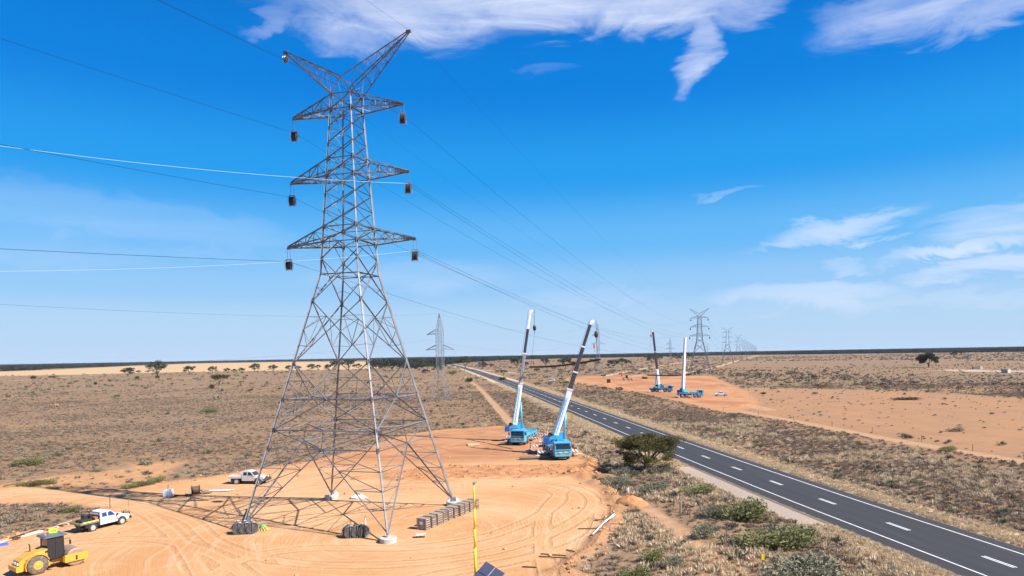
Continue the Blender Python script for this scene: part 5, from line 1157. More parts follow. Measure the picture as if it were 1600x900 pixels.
for px, py, Yd, c_, lab in ((834, 567, 137.5, REDP, 'small red hook block on the line above the left end of the near beam'), (928.5, 541, 119.5, REDP, 'red and white hook block on the line above the right end of the near beam')):
    p = at(px, py, Yd); q = MB(); q.lathe([(.05, -.38), (.13, -.2), (.13, .2), (.05, .38)], (0, 0, 0), 'z', 12); q.tube([(0, 0, -.6), (.12, 0, -.8), (0, 0, -.95)], .05, 6); o = q.build('hook_block', c_); o.location = p; tag(o, lab, 'hook block')
# timber mats under outriggers
mm = MB(); mm.cbox(-.75, .75, -.11, .11, 0, .22, .02); pl = mm.mesh('plank', WOODM)
def tmat(label, x, y, z, rz, n=5, grp='timber mats under and near the cranes', sx=1.0):
    t = thing('timber_mat', label, 'timber mat', (x, y, z), rz, grp)
    for k in range(n): put('plank', pl, t, Matrix.Translation((0, (k - (n - 1) / 2) * .23, 0)) @ Matrix.Diagonal((sx, 1, 1, 1)))
    return t
for cr, nm in ((cA, 'further near crane'), (cB, 'nearest crane')):
    Mw = Matrix.Translation(cr.location) @ Matrix.Rotation(cr.rotation_euler.z, 4, 'Z'); i = 0
    for x, e1 in ((1.7, 'front'), (-5.75, 'rear')):
        for s, e2 in ((-1, 'right'), (1, 'left')):
            p = Mw @ Vector((x, s * 3.45, 0)); sd = {'right': 'left', 'left': 'right'}[e2]
            tmat('timber mat under the %s outrigger of the %s, %s side' % (e1, nm, sd), p.x, p.y, GH(p.x, p.y) + .02, cr.rotation_euler.z, 7 if cr is cB else 5)
x, y = g(740, 696); tmat('pale timber mat lying alone on the dirt left of the cranes', x, y, GH(x, y) + .05, .15, 9, sx=1.6)
x, y = g(833, 718); q = MB(); q.lathe([(.30, -2.3), (.30, 2.3)], (0, 0, .3), 'x', 14); o = q.build('steel_pipe', mat('dusty_pipe', (.20, .15, .11), .8, noise=.3)); o.location = (x, y, GH(x, y)); o.rotation_euler = (0, 0, .05); tag(o, 'brown pipe lying on the dirt left of the nearest crane', 'pipe')

# ================================================================ YARD OBJECTS
def crate(label, x, y, rz, first=False):
    t = thing('wooden_crate', label, 'crate', (x, y, GH(x, y)), rz, 'wooden crates in a row by the tower foot')
    return t
pm = MB(); pm.cbox(-.06, .06, -.012, .012, 0, 1.08, .01); PLV = pm.mesh('slat', WOODG); pm = MB(); pm.box(-.44, .44, -.012, .012, -.05, .05); PLH = pm.mesh('slat', WOODG); pm = MB(); pm.box(-.56, .56, -.075, .075, -.012, .012); PLT = pm.mesh('lid_plank', WOODG)
pm = MB(); pm.box(-.50, .50, -.36, .36, .12, 1.05); CARGOM = pm.mesh('load', CARGO); pm = MB()
for x_ in (-.53, .53):
    for y_ in (-.41, .41): pm.box(x_ - .035, x_ + .035, y_ - .035, y_ + .035, 0, 1.16)
POSTM = pm.mesh('crate_frame', WOODG); pm = MB()
for x_ in (-.45, 0, .45): pm.box(x_ - .05, x_ + .05, -.44, .44, 0, .09)
BASEM = pm.mesh('pallet_base', WOODG)
def build_crate(lab, x, y, rz):
    t = crate(lab, x, y, rz); put('load', CARGOM, t); put('crate_frame', POSTM, t)['kind'] = 'stuff'; put('pallet_base', BASEM, t)['kind'] = 'stuff'
    for k in range(7):
        for s in (-1, 1): put('slat', PLV, t, Matrix.Translation((-.45 + k * .15, s * .458, .09)))
    for s in (-1, 1):
        for k in range(5): put('slat', PLH, t, Matrix.Translation((s * .580, 0, .16 + k * .225)) @ Matrix.Rotation(rad(90), 4, 'Z'))
    for k in range(5): put('lid_plank', PLT, t, Matrix.Translation((0, -.36 + k * .18, 1.175)))
    t.scale = (1, .84, 1); return t
cr0 = Vector((-9.25, 68.9)); cr1 = Vector((-4.75, 77.7)); rzc = math.atan2(-(cr1 - cr0).x, (cr1 - cr0).y) 
NC = 10; CN = ['nearest to the camera, beside the small offcut', 'second from the near end', 'third from the near end', 'fourth from the near end', 'fifth from the near end', 'sixth from the near end', 'seventh from the near end', 'eighth from the near end, just left of the yellow mast', 'ninth from the near end, behind the yellow mast', 'last one, right of the yellow mast']
c0 = None
for k in range(NC):
    p = cr0.lerp(cr1, k / (NC - 1)); lab = 'grey slatted wooden crate, %s' % CN[k]
    if c0 is None: c0 = build_crate(lab, p.x, p.y, rzc); q = MB(); q.box(-.2, .2, -.480, -.474, .55, .85); q.build('paper_label', PLASTW, c0)
    else:
        c_ = dup(c0, (p.x + R_.uniform(-.05, .05), p.y, GH(p.x, p.y)), rzc + R_.uniform(-.04, .04), lab)
        for ch in list(c_.children):
            if ch.name.startswith('paper_label'): bpy.data.objects.remove(ch)
# bundles of pulleys standing on the ground
for px, py, nm in ((379, 836, 'by the left tower foot'), (554, 842, 'left of the near tower foot')):
    x, y = g(px, py)
    for k, w_ in enumerate(('left', 'middle', 'right')):
        block('grey pulley block on the ground %s, %s of three' % (nm, w_), (x + (k - 1) * .66, y + (k - 1) * .10 + .6, 1.24 + GH(x, y)), rad(-58), 'pulley blocks waiting on the ground', .0, .54, 5, fm_=GREYM, wm_=WHM)
x, y = g(412, 829); t = thing('rigging_pile', 'heap of green tarp, yellow slings and a silver drum by the tower foot', 'rigging', (x, y, GH(x, y)), .2)
q = MB()
for k in range(11):
    a = k * .57; q.tube([(.5 * math.cos(a), .35 * math.sin(a), .05), (.3 * math.cos(a + .5), .3 * math.sin(a + .4), .62 + .05 * (k % 3)), (.75 * math.cos(a + 1), .5 * math.sin(a + 1), .04)], .05, 5)
q.build('slings', YEL_T, t)['kind'] = 'stuff'
q = MB(); q.lathe([(.10, .1), (.55, .35), (.42, .72), (.15, .88)], (-.1, .15, 0), 'z', 9); q.build('green_tarp', GREEN_T, t); q = MB(); q.lathe([(.22, -.2), (.27, -.1), (.27, .2), (.2, .25)], (-1.0, -.4, .27), 'x', 12); q.build('silver_drum', GREYM, t); t.scale = (.75, .75, .75)
x, y = g(657, 840); t = thing('offcut_stand', 'small pale offcut on stub legs in front of the crates', 'offcut', (x, y, GH(x, y)), .2); q = MB(); q.cbox(-.5, .5, -.25, .25, .22, .36, .03); q.build('top_board', OFFWHITE, t)
for sx in (-.35, .0, .35): q = MB(); q.box(sx - .04, sx + .04, -.2, .2, 0, .22); q.build('leg', DKMET, t)
x, y = g(571, 821); q = MB(); q.lathe([(.06, 0), (.06, 1.0), (.03, 1.02)], (0, 0, 0), 'z', 12); o = q.build('marker_pipe', PLASTW); o.location = (x, y, GH(x, y)); tag(o, 'short upright white pipe beside the pulley blocks', 'pipe')
def sack(lab, px, py, sx, sy, sz, m_, seed, nm='bulk_sack', cat='sack'):
    x, y = g(px, py); rr = random.Random(seed); q = MB(); pr = [(.85, 0), (1.0, .25), (.92, .6), (.6, .85), (.3, 1.0)]; q.lathe(pr, (0, 0, 0), 'z', 12)
    q.v = [(vx * sx * (1 + rr.uniform(-.3, .3)), vy * sy * (1 + rr.uniform(-.16, .16)), vz * sz * (1 + rr.uniform(-.35, .3))) for vx, vy, vz in q.v]; o = q.build(nm, m_, None, True); o.location = (x, y, GH(x, y) - .02); return tag(o, lab, cat)
sack('white plastic sheeting heaped behind the near tower legs', 560, 779, .95, .45, .5, PLASTW, 3)
sack('pale sack against the far left tower foundation', 523, 777, .45, .4, .65, OFFWHITE, 4)
for k, (px, py, s_) in enumerate(((708, 779, .22), (717, 778, .28), (722, 779, .2))):
    x, y = g(px, py, .5); q = MB(); q.cbox(-s_, s_, -s_, s_, 0, s_ * 1.5, .03); o = q.build('small_box', PLASTW if k != 1 else GREYM); o.location = (TWM @ Vector((8.16, 8.16, 0))) + Vector(((k - 1) * .42, .05 * k, .472)); o.rotation_euler = (0, 0, .3 * k); tag(o, 'small box on the right rear foundation, %s of three' % ('left', 'middle', 'right')[k], 'box', 'small boxes on the right rear foundation')
x, y = g(263, 776); t = thing('water_container', 'white water container with a dark stripe standing in the tower shadow', 'container', (x, y, GH(x, y)), -.1); q = MB()
for s in (-1, 1): q = MB(); q.cbox(s * .30 - .24, s * .30 + .24, -.3, .3, 0, 1.0, .06); q.build('tank', PLASTW, t)
q = MB(); q.bar((0, 0, 0), (0, 0, 1.55), .05); q.build('centre_post', DKMET, t)
x, y = g(306, 773); t = thing('cable_drum', 'round brown cable drum with lumber heaped beside it', 'cable drum', (x, y, GH(x, y)), .5); q = MB(); q.lathe([(.62, -.5), (.62, -.42), (.48, -.40), (.48, .40), (.62, .42), (.62, .5)], (0, 0, .62), 'x', 24); q.build('reel', mat('drum_wood', (.12, .075, .05), .8, noise=.4), t)
for k in range(7): q = MB(); a = k * 1.3; q.bar((.6 + .2 * math.cos(a), -.5 + .2 * k, .1 + .05 * k), (1.7 + .3 * math.sin(a), -.3 + .12 * k, .08), .12); q.build('plank', WOODG if k % 2 else RUST, t)
for k in range(6): q = MB(); q.bar((-1.0 - .3 * k, -.4 + .15 * k, .08), (-2.4 + .1 * k, .3 - .1 * k, .14), .13); q.build('plank', RUST, t)
x, y = g(343, 768); t = thing('bundled_poles', 'flat bundle of pale blue poles on the dirt in front of the dusty ute', 'pole bundle', (x, y, GH(x, y)), -.03)
for k in range(6): q = MB(); q.tube([(-1.3 + .1 * k, -.3 + .12 * k, .12 + .05 * (k % 2)), (1.25 + .12 * k, -.25 + .12 * k, .14)], .07, 6); q.build('pole', mat('pale_blue_pole', (.42, .45, .68), .5) if k % 2 else PLASTW, t)
# poles, bars behind the roller
x0, y0 = g(-30, 858); x1, y1 = g(112, 819); d = Vector((x1 - x0, y1 - y0, 0))
q = MB(); q.tube([Vector((x0, y0, .12)) + d * k / 6 + Vector((0, .12 * math.sin(k), 0)) for k in range(7)], .11, 7); o = q.build('white_pipe', mat('pinkish_pipe', (.80, .66, .60), .5), None, True); tag(o, 'long pale pipe on the dirt running behind the yellow roller', 'pipe')
for k in range(13):
    u = .14 + .82 * k / 13; c = Vector((x0, y0, 0)) + d * u + Vector((R_.uniform(-.5, .3), R_.uniform(-.2, 1.0), .18)); a = math.atan2(d.y, d.x) + R_.uniform(-.5, .25); L_ = R_.uniform(.6, 1.2); e = Vector((math.cos(a), math.sin(a), .06)) * L_
    q = MB(); q.bar(-e, e, .09); o = q.build('timber_stake', RUST if k % 3 else WOODM); o.location = c; tag(o, 'brown stake lying in the scatter along the pale pipe', 'stake', 'stakes lying along the pale pipe')
x, y = g(3, 853); q = MB(); q.cbox(-.5, .5, -.2, .2, 0, .22, .06); o = q.build('blue_bag', BLUE_T); o.location = (x, y, GH(x, y)); o.rotation_euler = (0, 0, .8); tag(o, 'bright blue bag on the ground left of the roller', 'bag')
x, y = g(172, 796); q = MB(); q.bar((0, 0, 0), (0, 0, 1.65), .05); q.bar((0, 0, 1.55), (1.6, .3, 1.35), .012); o = q.build('picket', DKMET); o.location = (x, y, GH(x, y)); tag(o, 'thin dark picket standing behind the striped ute', 'picket')
# steel bars on the pad
BARL = iter(['long rusty bar beside the foot of the fallen white pole', 'short rusty bar beside the wrapped head of the fallen white pole', 'upper of the two parallel rusty bars near the pad edge', 'lower of the two parallel rusty bars near the pad edge', 'single rusty bar lying nearest to the solar panels', 'short rusty bar against the dirt bank, right of the parallel pair'])
for (xa, ya, xb, yb) in ((903, 827, 938, 828), (929, 813.5, 944, 815), (845, 866.5, 884, 870), (842, 870.5, 887, 875.5), (816, 886.5, 838, 887.5), (885, 860, 898, 864)):
    a = g(xa, ya); b_ = g(xb, yb); a = Vector((*a, GH(*a) + .07)); b_ = Vector((*b_, GH(*b_) + .05)); q = MB(); q.bar(a, b_, .075); o = q.build('rusty_bar', RUST); tag(o, next(BARL), 'bar', 'rusty bars lying near the pad edge')
# fallen white pole with wrapped head
a = g(924, 841); t = thing('white_pole', 'white pole with a bulky wrapped head leaning at the right edge of the pad', 'pole', (*a, GH(*a)), 0); e = Vector((*g(946, 826), .55)) - Vector((*a, 0)); e2 = Vector((*g(960, 818), .75)) - Vector((*a, 0))
q = MB(); q.tube([(0, 0, .08), e], .055, 8); q.build('shaft', PLASTW, t, True); q = MB(); q.tube([e - (e2 - e) * .1, e + (e2 - e) * .25, e + (e2 - e) * .7, e2], .2, 10, True, [.12, .06, .11, .12]); q.build('wrapped_head', PLASTW, t, True); q = MB(); q.bar((-.12, -.1, .06), (.12, .14, .1), .16); q.build('foot', DKMET, t)
# yellow telescopic mast on a solar trailer
Ym = 50.0; tm = at(735, 757, Ym); bmx = at(742, 893, Ym).x
tr = thing('solar_mast_trailer', 'yellow telescopic mast rising from a trailer roofed with solar panels', 'solar trailer', (bmx + .05, Ym, 0), 0)
zz = [1.0, 3.4, 4.8, 6.3, tm.z]
for k in range(4):
    q = MB(); r0 = (.10, .088, .076, .064)[k]; dx = lambda z: 0.0; q.lathe([(r0, zz[k]), (r0, zz[k + 1] + .02)], (0, 0, 0), 'z', 14); ms = q.build('mast_section', YELMAST, tr, True)
    q = MB(); q.lathe([(r0 + .022, zz[k + 1] - .05), (r0 + .022, zz[k + 1] + .03)], (0, 0, 0), 'z', 14); q.build('mast_collar', mat('dark_yellow_collar', (.55, .36, .02), .5), ms)
q = MB(); q.cbox(-.09, .09, -.09, .09, tm.z, tm.z + .16, .02); q.bar((0, 0, tm.z + .1), (.22, 0, tm.z + .2), .03); q.build('camera_head', GREYM, tr)
q = MB(); q.cbox(-.2, 1.6, -1.8, .1, .50, .85, .05); q.build('trailer_body', YEL, tr)
for s in (-1, 1): wheel(tr, .2, -.3 + s * .95, .33, .2, s)
pc_ = bpy.data.materials.new('solar_cells'); pc_.use_nodes = True; T = NT(pc_.node_tree); Bs = T.n['Principled BSDF']; tcn = T.node('ShaderNodeTexCoord'); sp_ = T.node('ShaderNodeSeparateXYZ'); T.l.new(tcn.outputs['Object'], sp_.inputs[0])
fx = T.math('ABSOLUTE', T.math('SUBTRACT', T.math('FRACT', T.math('MULTIPLY', sp_.outputs[0], 6.4)), .5)); fy = T.math('ABSOLUTE', T.math('SUBTRACT', T.math('FRACT', T.math('MULTIPLY', sp_.outputs[1], 6.4)), .5))
T.l.new(T.mix(T.math('GREATER_THAN', T.math('MAXIMUM', fx, fy), .44), (.018, .022, .055), (.16, .17, .24)), Bs.inputs['Base Color']); Bs.inputs['Roughness'].default_value = .25; Bs.inputs['Specular IOR Level'].default_value = .7
c = [at(731, 896, 49.3), at(759.5, 877, 50.3), at(790, 896, 49.6)]; o0 = c[1]; e1 = (c[0] - c[1]); e2 = (c[2] - c[1]); nrm = e1.cross(e2).normalized()
if nrm.z < 0: nrm = -nrm
ux = (e2).normalized(); uy = nrm.cross(ux); lx = e2.length
Mp = Matrix((ux, -uy if (-uy).dot(e1) > 0 else uy, nrm)).transposed().to_4x4()
ycol = Vector((Mp[0][1], Mp[1][1], Mp[2][1])); ly = abs(e1.dot(ycol))
loc_tr = Vector((bmx + .05, Ym, 0))
nn = 0
for i in range(2):
    for j in range(2):
        q = MB(); wx, wy = lx / 2 - .04, max(ly, 1.1) / 1.0 * .62
        q.box(.02, wx, .02, wy, -.03, .0); po = q.build('solar_panel', pc_, tr); po.matrix_local = Matrix.Translation(o0 - loc_tr + Vector([Mp[k_][0] for k_ in range(3)]) * (i * lx / 2) + ycol * (j * (wy + .03)) + nrm * (.0 if i else .015)) @ Mp
        q = MB(); q.box(.0, wx + .02, .0, wy + .02, -.05, -.032); q.build('panel_frame', GREYM, po)
q = MB(); cc_ = o0 - loc_tr + e2 * .5 + ycol * .6; q.bar((cc_.x, cc_.y, 1.1), (cc_.x, cc_.y, cc_.z - .05), .08); q.build('panel_post', GREYM, tr)

# ================================================================ FENCES, SIGNS AND FAR THINGS
pstm = MB(); pstm.cbox(-.035, .035, -.035, .035, -.1, 1.2, .01); PST = pstm.mesh('post', mat('old_fence_post', (.14, .10, .08), .9))
def fence(label, pts, extra=()):
    t = thing('wire_fence', label, 'fence', (pts[0][0], pts[0][1], 0)); P = [Vector((x, y, GH(x, y))) for x, y in pts]; o = P[0].copy(); o.z = 0
    for p in P: put('post', PST, t, Matrix.Translation(p - o))
    for z in (.35, .7, 1.1): q = MB(); q.tube([p - o + Vector((0, 0, z)) for p in P], .006, 3); q.build('wire', DKMET, t)
    return t
fence('old wire fence with thin dark posts between the pad and the highway', gp((938, 722), (972, 745), (1010, 771), (1052.5, 795), (1078, 812), (1107, 829), (1135, 848), (1178, 873), (1215, 897)))
fence('faint wire fence along the red track beyond the highway', gp((1130, 642), (1185, 649), (1240, 657), (1300, 667), (1363, 676), (1440, 690), (1520, 705), (1600, 720)))
x, y = g(1063.5, 802); q = MB(); q.lathe([(.12, -.1), (.11, 1.15), (.09, 1.2)], (0, 0, 0), 'z', 10); o = q.build('wooden_strainer_post', WOODG); o.location = (x, y, GH(x, y)); tag(o, 'thick weathered wooden post beside the old wire fence', 'post')
x, y = g(982, 770); q = MB(); q.cbox(-.09, .09, -.09, .09, 0, .75, .02); o = q.build('white_marker_post', PLASTW); o.location = (x, y, GH(x, y)); tag(o, 'short white marker post on the dirt bank at the pad corner', 'marker post')
x, y = g(1192, 892); t = thing('cable_marker_post', 'slim grey marker post with a yellow top next to the dark saltbush', 'marker post', (x, y, GH(x, y))); q = MB(); q.cbox(-.05, .05, -.03, .03, 0, .85, .01); q.build('post', GREYM, t); q = MB(); q.cbox(-.12, .12, -.05, .05, .85, 1.25, .02); q.build('yellow_top', YELMAST, t)
for px, py, lab in ((968, 648, 'white guide post on the far edge of the highway behind the tree'), (876, 607, 'white guide post on the far verge right of the white crane boom'), (728, 589, 'white guide post at the near edge of the highway in the distance')):
    x, y = g(px, py); q = MB(); q.cbox(-.06, .06, -.02, .02, 0, 1.0, .01); o = q.build('guide_post', PLASTW); o.location = (x, y, GH(x, y)); tag(o, lab, 'guide post', 'white guide posts along the highway')
x, y = g(894, 660); t = thing('road_sign', 'yellow diamond warning sign on a post right of the nearest crane boom', 'road sign', (x, y, GH(x, y)), -.1); q = MB(); q.bar((0, .03, 0), (0, .03, 2.2), .06); q.build('post', GREYM, t)
q = MB(); q.prism([(-.62, 1.75), (0, 1.13), (.62, 1.75), (0, 2.37)], -.012, .012); q.build('sign_plate', YPLATE, t); q = MB(); q.box(-.05, .05, -.02, -.013, 1.45, 2.0); q.build('sign_symbol', BLACK, t)
# wheel loader, orange markers near the far work area
def machine(label, px, py, rz, k=1.0):
    x, y = g(px, py); t = thing('wheel_loader', label, 'loader', (x, y, 0), rz); q = MB(); q.prism([(-2.8 * k, 1.0), (-2.8 * k, 2.0), (-.6, 2.4), (-.6, 1.0)], -1, 1); q.build('engine_hood', YEL, t); q = MB(); q.box(-.6, .8, -.8, .8, 1.2, 3.2); q.build('cab', BLACK, t)
    q = MB(); q.prism([(.8, 1.0), (.8, 1.6), (3.2, .9), (3.2, .5)], -.5, .5); q.build('lift_arm', YEL, t); q = MB(); q.prism([(3.0, .1), (3.0, 1.3), (3.9, .1)], -1.3, 1.3); q.build('bucket', DKMET, t)
    for xx in (-1.6, 1.4):
        for s in (-1, 1): wheel(t, xx, s * 1.05, .78, .5, s)
machine('yellow wheel loader with black cab on the far red work area', 979, 594, -.1)
x, y = g(972, 588); q = MB(); q.lathe([(.5, 0), (.45, 2.6), (.1, 3.4)], (0, 0, 0), 'z', 8); o = q.build('red_bin', mat('faded_red_orange_plastic', (.6, .08, .03), .6)); o.location = (x, y, 0); tag(o, 'small red upright bin behind the distant loader', 'bin')
x, y = g(951, 598); q = MB(); q.cbox(-1.0, 1.0, -.9, .9, 0, 1.9, .08); q.box(-.8, .8, -1.0, .5, 1.9, 2.1); o = q.build('dark_skip', RUST); o.location = (x, y, 0); tag(o, 'dark rusty box left of the distant loader', 'skip')
x, y = g(1090, 585.5); t = thing('dark_machine', 'dark low machine at the foot of the second tower', 'machine', (x, y, 0), .1); q = MB(); q.box(-2.5, 2.5, -1.3, 1.3, .5, 2.0); q.build('machine_body', DKMET, t); q = MB(); q.box(-.6, 2.0, -1, 1, 2.0, 3.5); q.build('cab', BLACK, t)
for xx in (-1.6, 1.6):
    for s in (-1, 1): wheel(t, xx, s * 1.2, .6, .4, s)
q = MB()
for px, py, w_, lab in ((1155, 587, 12, 'long dark stack of steel lengths right of the second tower'), (1162, 562.5, 9, 'low dark heap beside the pale track near the horizon')):
    x, y = g(px, py); t = thing('stacked_steel', lab, 'steel stack', (x, y, 0), .1 if w_ == 12 else 0)
    for k in range(5): q = MB(); q.bar((-w_ * .5, k * .8 - 1.6, .4), (w_ * .5, k * .8 - 1.6, .4 + .3 * (k % 2)), .7); q.build('steel_length', RUST, t)
# windmill, tank, trough
x, y = g(1512, 569); t = thing('windmill', 'old metal windmill on a lattice stand in the far right scrub', 'windmill', (x, y, 0), .5); q = MB()
for sx in (-1, 1):
    for sy in (-1, 1): q.bar((sx * 1.3, sy * 1.3, 0), (0, 0, 9.2), .22)
for h_ in (2.5, 5, 7): k = 1.3 * (1 - h_ / 9.2); [q.bar((a * k, b * k, h_), (c_ * k, d_ * k, h_), .12) for a, b, c_, d_ in ((-1, -1, 1, -1), (1, -1, 1, 1), (1, 1, -1, 1), (-1, 1, -1, -1))]
q.build('stand', STEEL_D, t)['kind'] = 'stuff'
for k in range(12):
    a = k * math.pi / 6; q = MB(); q.add([(math.cos(a) * .7, -.4, 9.6 + math.sin(a) * .7), (math.cos(a) * 2.4, -.25, 9.6 + math.sin(a) * 2.4), (math.cos(a + .42) * 2.4, -.55, 9.6 + math.sin(a + .42) * 2.4), (math.cos(a + .3) * .7, -.45, 9.6 + math.sin(a + .3) * .7)], [(0, 1, 2, 3)]); q.build('blade', DKMET, t)
q = MB(); q.bar((0, -.4, 9.6), (0, 3.2, 9.6), .15); q.box(-.03, .03, 2.2, 4.2, 9.0, 10.3); q.build('tail_vane', OFFWHITE, t)
x, y = g(1572, 582.5); t = thing('water_tank', 'square pale concrete tank in the far right scrub', 'water tank', (x, y, 0), .5); q = MB(); q.cbox(-1.9, 1.9, -1.9, 1.9, 0, 2.4, .05); q.build('tank_wall', CONC, t); q = MB(); q.box(-2.0, 2.0, -2.0, 2.0, 2.41, 2.55); q.build('rim', CONC, t)
x, y = g(1526, 577); t = thing('stock_trough', 'long low trough left of the pale tank', 'trough', (x, y, 0), .1); q = MB(); q.box(-3.2, 2.2, -.8, .8, .2, 1.9); q.build('trough_side', mat('dark_trough', (.12, .12, .11), .8), t); q = MB(); q.box(2.4, 4.4, -.8, .8, 0, 2.3); q.build('end_block', CONC, t)
for px, py, nm in ((893, 641, 0), (1341, 600, 1)):
    pass

# ================================================================ TREES AND BUSHES
def tree(label, px, py, W_, H_, lm, bark, seed, group=None, loc=None, dens=1.0, style='round', name='tree', leaf=None, lean=0.0):
    x, y = loc if loc else g(px, py); rr = random.Random(seed); t = thing(name, label, 'tree', (x, y, GH(x, y)), rr.uniform(0, 6.28) if style != 'hero' else 0, group)
    q = MB(); cl = []; tr_h = H_ * (.30 if style != 'umbrella' else .5); n_l = {'hero': 11, 'umbrella': 7, 'round': 5}[style]
    q.tube([(0, 0, -.1), (lean * .3, 0, tr_h * .5), (lean, 0, tr_h)], H_ * .045, 7, True, H_ * .032)
    for k in range(n_l):
        a = k * 6.283 / n_l + rr.uniform(-.3, .3); rd_ = W_ * .5 * rr.uniform(.45, .80); zt = H_ * rr.uniform(.55, .80) if style != 'umbrella' else H_ * rr.uniform(.78, .86)
        e = Vector((math.cos(a) * rd_, math.sin(a) * rd_, zt)); b0 = Vector((lean, 0, tr_h * rr.uniform(.45, 1.0))); m1 = b0.lerp(e, .45) + Vector((0, 0, -H_ * .05))
        q.tube([b0, m1, e], H_ * .022, 5, True, H_ * .007)
        for _ in range(2): s2 = m1.lerp(e, rr.uniform(0, .5)); e2 = e + Vector((rr.uniform(-1, 1), rr.uniform(-1, 1), rr.uniform(-.1, .5))) * W_ * .14; q.tube([s2, e2], H_ * .009, 4, True, H_ * .004); cl.append((e2.x, e2.y, e2.z, W_ * rr.uniform(.09, .15), W_ * rr.uniform(.09, .15), H_ * rr.uniform(.06, .10)))
        cl.append((e.x, e.y, e.z, W_ * rr.uniform(.13, .19), W_ * rr.uniform(.13, .19), H_ * rr.uniform(.08, .14)))
    nc = {'hero': 84, 'umbrella': 7, 'round': 16}[style]
    for k in range(nc):
        a = rr.uniform(0, 6.283); q_ = rr.random() ** .5
        if style == 'umbrella': rd_ = W_ * .42 * q_; top = H_ * (.93 - .26 * q_ ** 2); zz_ = top - rr.uniform(0, .08) * H_
        else:
            ph = rr.uniform(-.55 if style == 'hero' else -.25, 1.5); rd_ = W_ * .43 * math.cos(ph) * rr.uniform(.75, 1.0); zz_ = H_ * (.46 + .44 * math.sin(ph)) * rr.uniform(.92, 1.0)
        k1 = {'hero': .75, 'umbrella': 1, 'round': 1.1}[style]
        cl.append((math.cos(a) * rd_ + lean, math.sin(a) * rd_, zz_, W_ * rr.uniform(.08, .15) * k1, W_ * rr.uniform(.08, .15) * k1, H_ * rr.uniform(.06, .12) * k1))
    q.build('trunk', bark, t)
    n = int({'hero': 32000, 'umbrella': 1500, 'round': 1500}[style] * dens); sz = leaf or {'hero': .17, 'umbrella': W_ * .055, 'round': W_ * .06}[style]
    put('crown', leaf_mesh('crown', cl, n, sz, .55, lm, seed), t); return t
tree('broad dark green wattle tree standing between the pad and the highway', 1006, 738, 9.6, 6.2, L_TREE, BARK, 5, style='hero', loc=(19.4, 100.6), lean=.3)
tree('umbrella shaped tree with bare forked trunk alone in the left scrub', 343, 607, 12.4, 9.0, L_MALLEE, BARKP, 12, style='umbrella')
tree('large dark round tree far out on the right plain', 1451, 574, 21, 13, L_EUC, BARK, 14, dens=2.2)
GT = 'scattered trees on the far plain'
FT = [(200, 588, 18, 'spreading grey green tree, left of a pair at the golden field edge'), (246, 589, 26, 'wide grey green tree, right of a pair at the golden field edge'), (296, 585, 15, 'compact grey green tree right of the pair at the golden field edge'),
      (217, 584, 7, None), (332, 583, 11, None), (355, 583, 9, None), (366, 583, 8, None), (377, 583.5, 9, None), (398, 581, 14, None), (427, 581, 13, None), (452, 580, 12, None), (465, 580, 9, None), (486, 579, 12, None), (497, 577, 9, None),
      (513, 580, 11, 'tall dark tree seen through the left side of the near tower'), (525, 578, 16, None), (545, 578, 20, 'broad dark tree seen through the middle of the near tower'), (560, 577, 9, None), (585, 580, 12, None), (597, 579, 10, None),
      (613, 580, 26, 'big dark green tree just right of the near tower'), (640, 580, 14, None), (655, 580, 12, None), (668, 578, 14, None), (684, 582, 14, None), (692, 576, 12, None), (665, 585, 10, None),
      (727, 576, 19, 'dark round tree touching the far bend of the highway'), (755, 577, 13, None), (768, 574, 7, None), (787, 587, 11, 'small umbrella tree right of the highway bend'), (808, 575, 17, None), (822, 573, 9, None), (839, 583, 9, 'tiny umbrella tree under the left end of the near beam'),
      (852, 572, 12, None), (884, 575, 18, None), (897, 573, 10, None), (912, 573, 8, None), (930, 572, 13, None), (943, 590, 6, None), (958, 575, 17, 'broad dark tree above the far red work area'), (972, 574, 15, None), (982, 571, 9, None), (1011, 562, 8, None), (1018, 567, 12, None),
      (1031, 563, 8, None), (1049, 562, 10, None), (1060, 564, 8, None), (1076, 562, 10, None), (1088, 568, 6, None), (1490, 558, 10, None), (1503, 555.5, 8, None), (1245, 556, 8, None), (1330, 555, 10, None), (1372, 555, 8, None), (1560, 552, 9, None)]
ORD1 = ['first'] + ORD; protos = {}; ZN = [(0, 440, 'along the golden field edge'), (440, 700, 'behind or beside the near tower'), (700, 900, 'between the highway bend and the near cranes'), (900, 1100, 'beyond the far red work area'), (1100, 1700, 'along the right horizon')]
for z0, z1, zt in ZN:
    idx = [i for i in sorted(range(len(FT)), key=lambda i: FT[i][0]) if z0 <= FT[i][0] < z1 and FT[i][3] is None]
    for r_i, i in enumerate(idx): FT[i] = (*FT[i][:3], '%s small dark tree from the left %s' % (ORD1[r_i], zt) if len(idx) > 1 else 'small dark tree %s' % zt)
for i, (px, py, wpx, lab) in enumerate(FT):
    x, y = g(px, py); W_ = 1.32 * wpx * y / FPX; sty = 'umbrella' if lab and 'umbrella' in lab else 'round'; key = (sty, i % 4)
    if key not in protos:
        protos[key] = tree('x', px, py, 10, 7.4 if sty == 'round' else 7.5, L_EUC if i % 2 else L_FAR, BARK, 60 + i, GT, loc=(x, y), style=sty, dens=.8); o = protos[key]
    else: o = dup(protos[key], (x, y, 0), i * 1.7)
    o.location = (x, y, -.2); k = W_ / 10; o.scale = (k, k, k * (.85 + .3 * ((i * 37) % 10) / 10)); o['label'] = lab or 'small dark tree far off on the plain, one of many alike'; o['group'] = GT
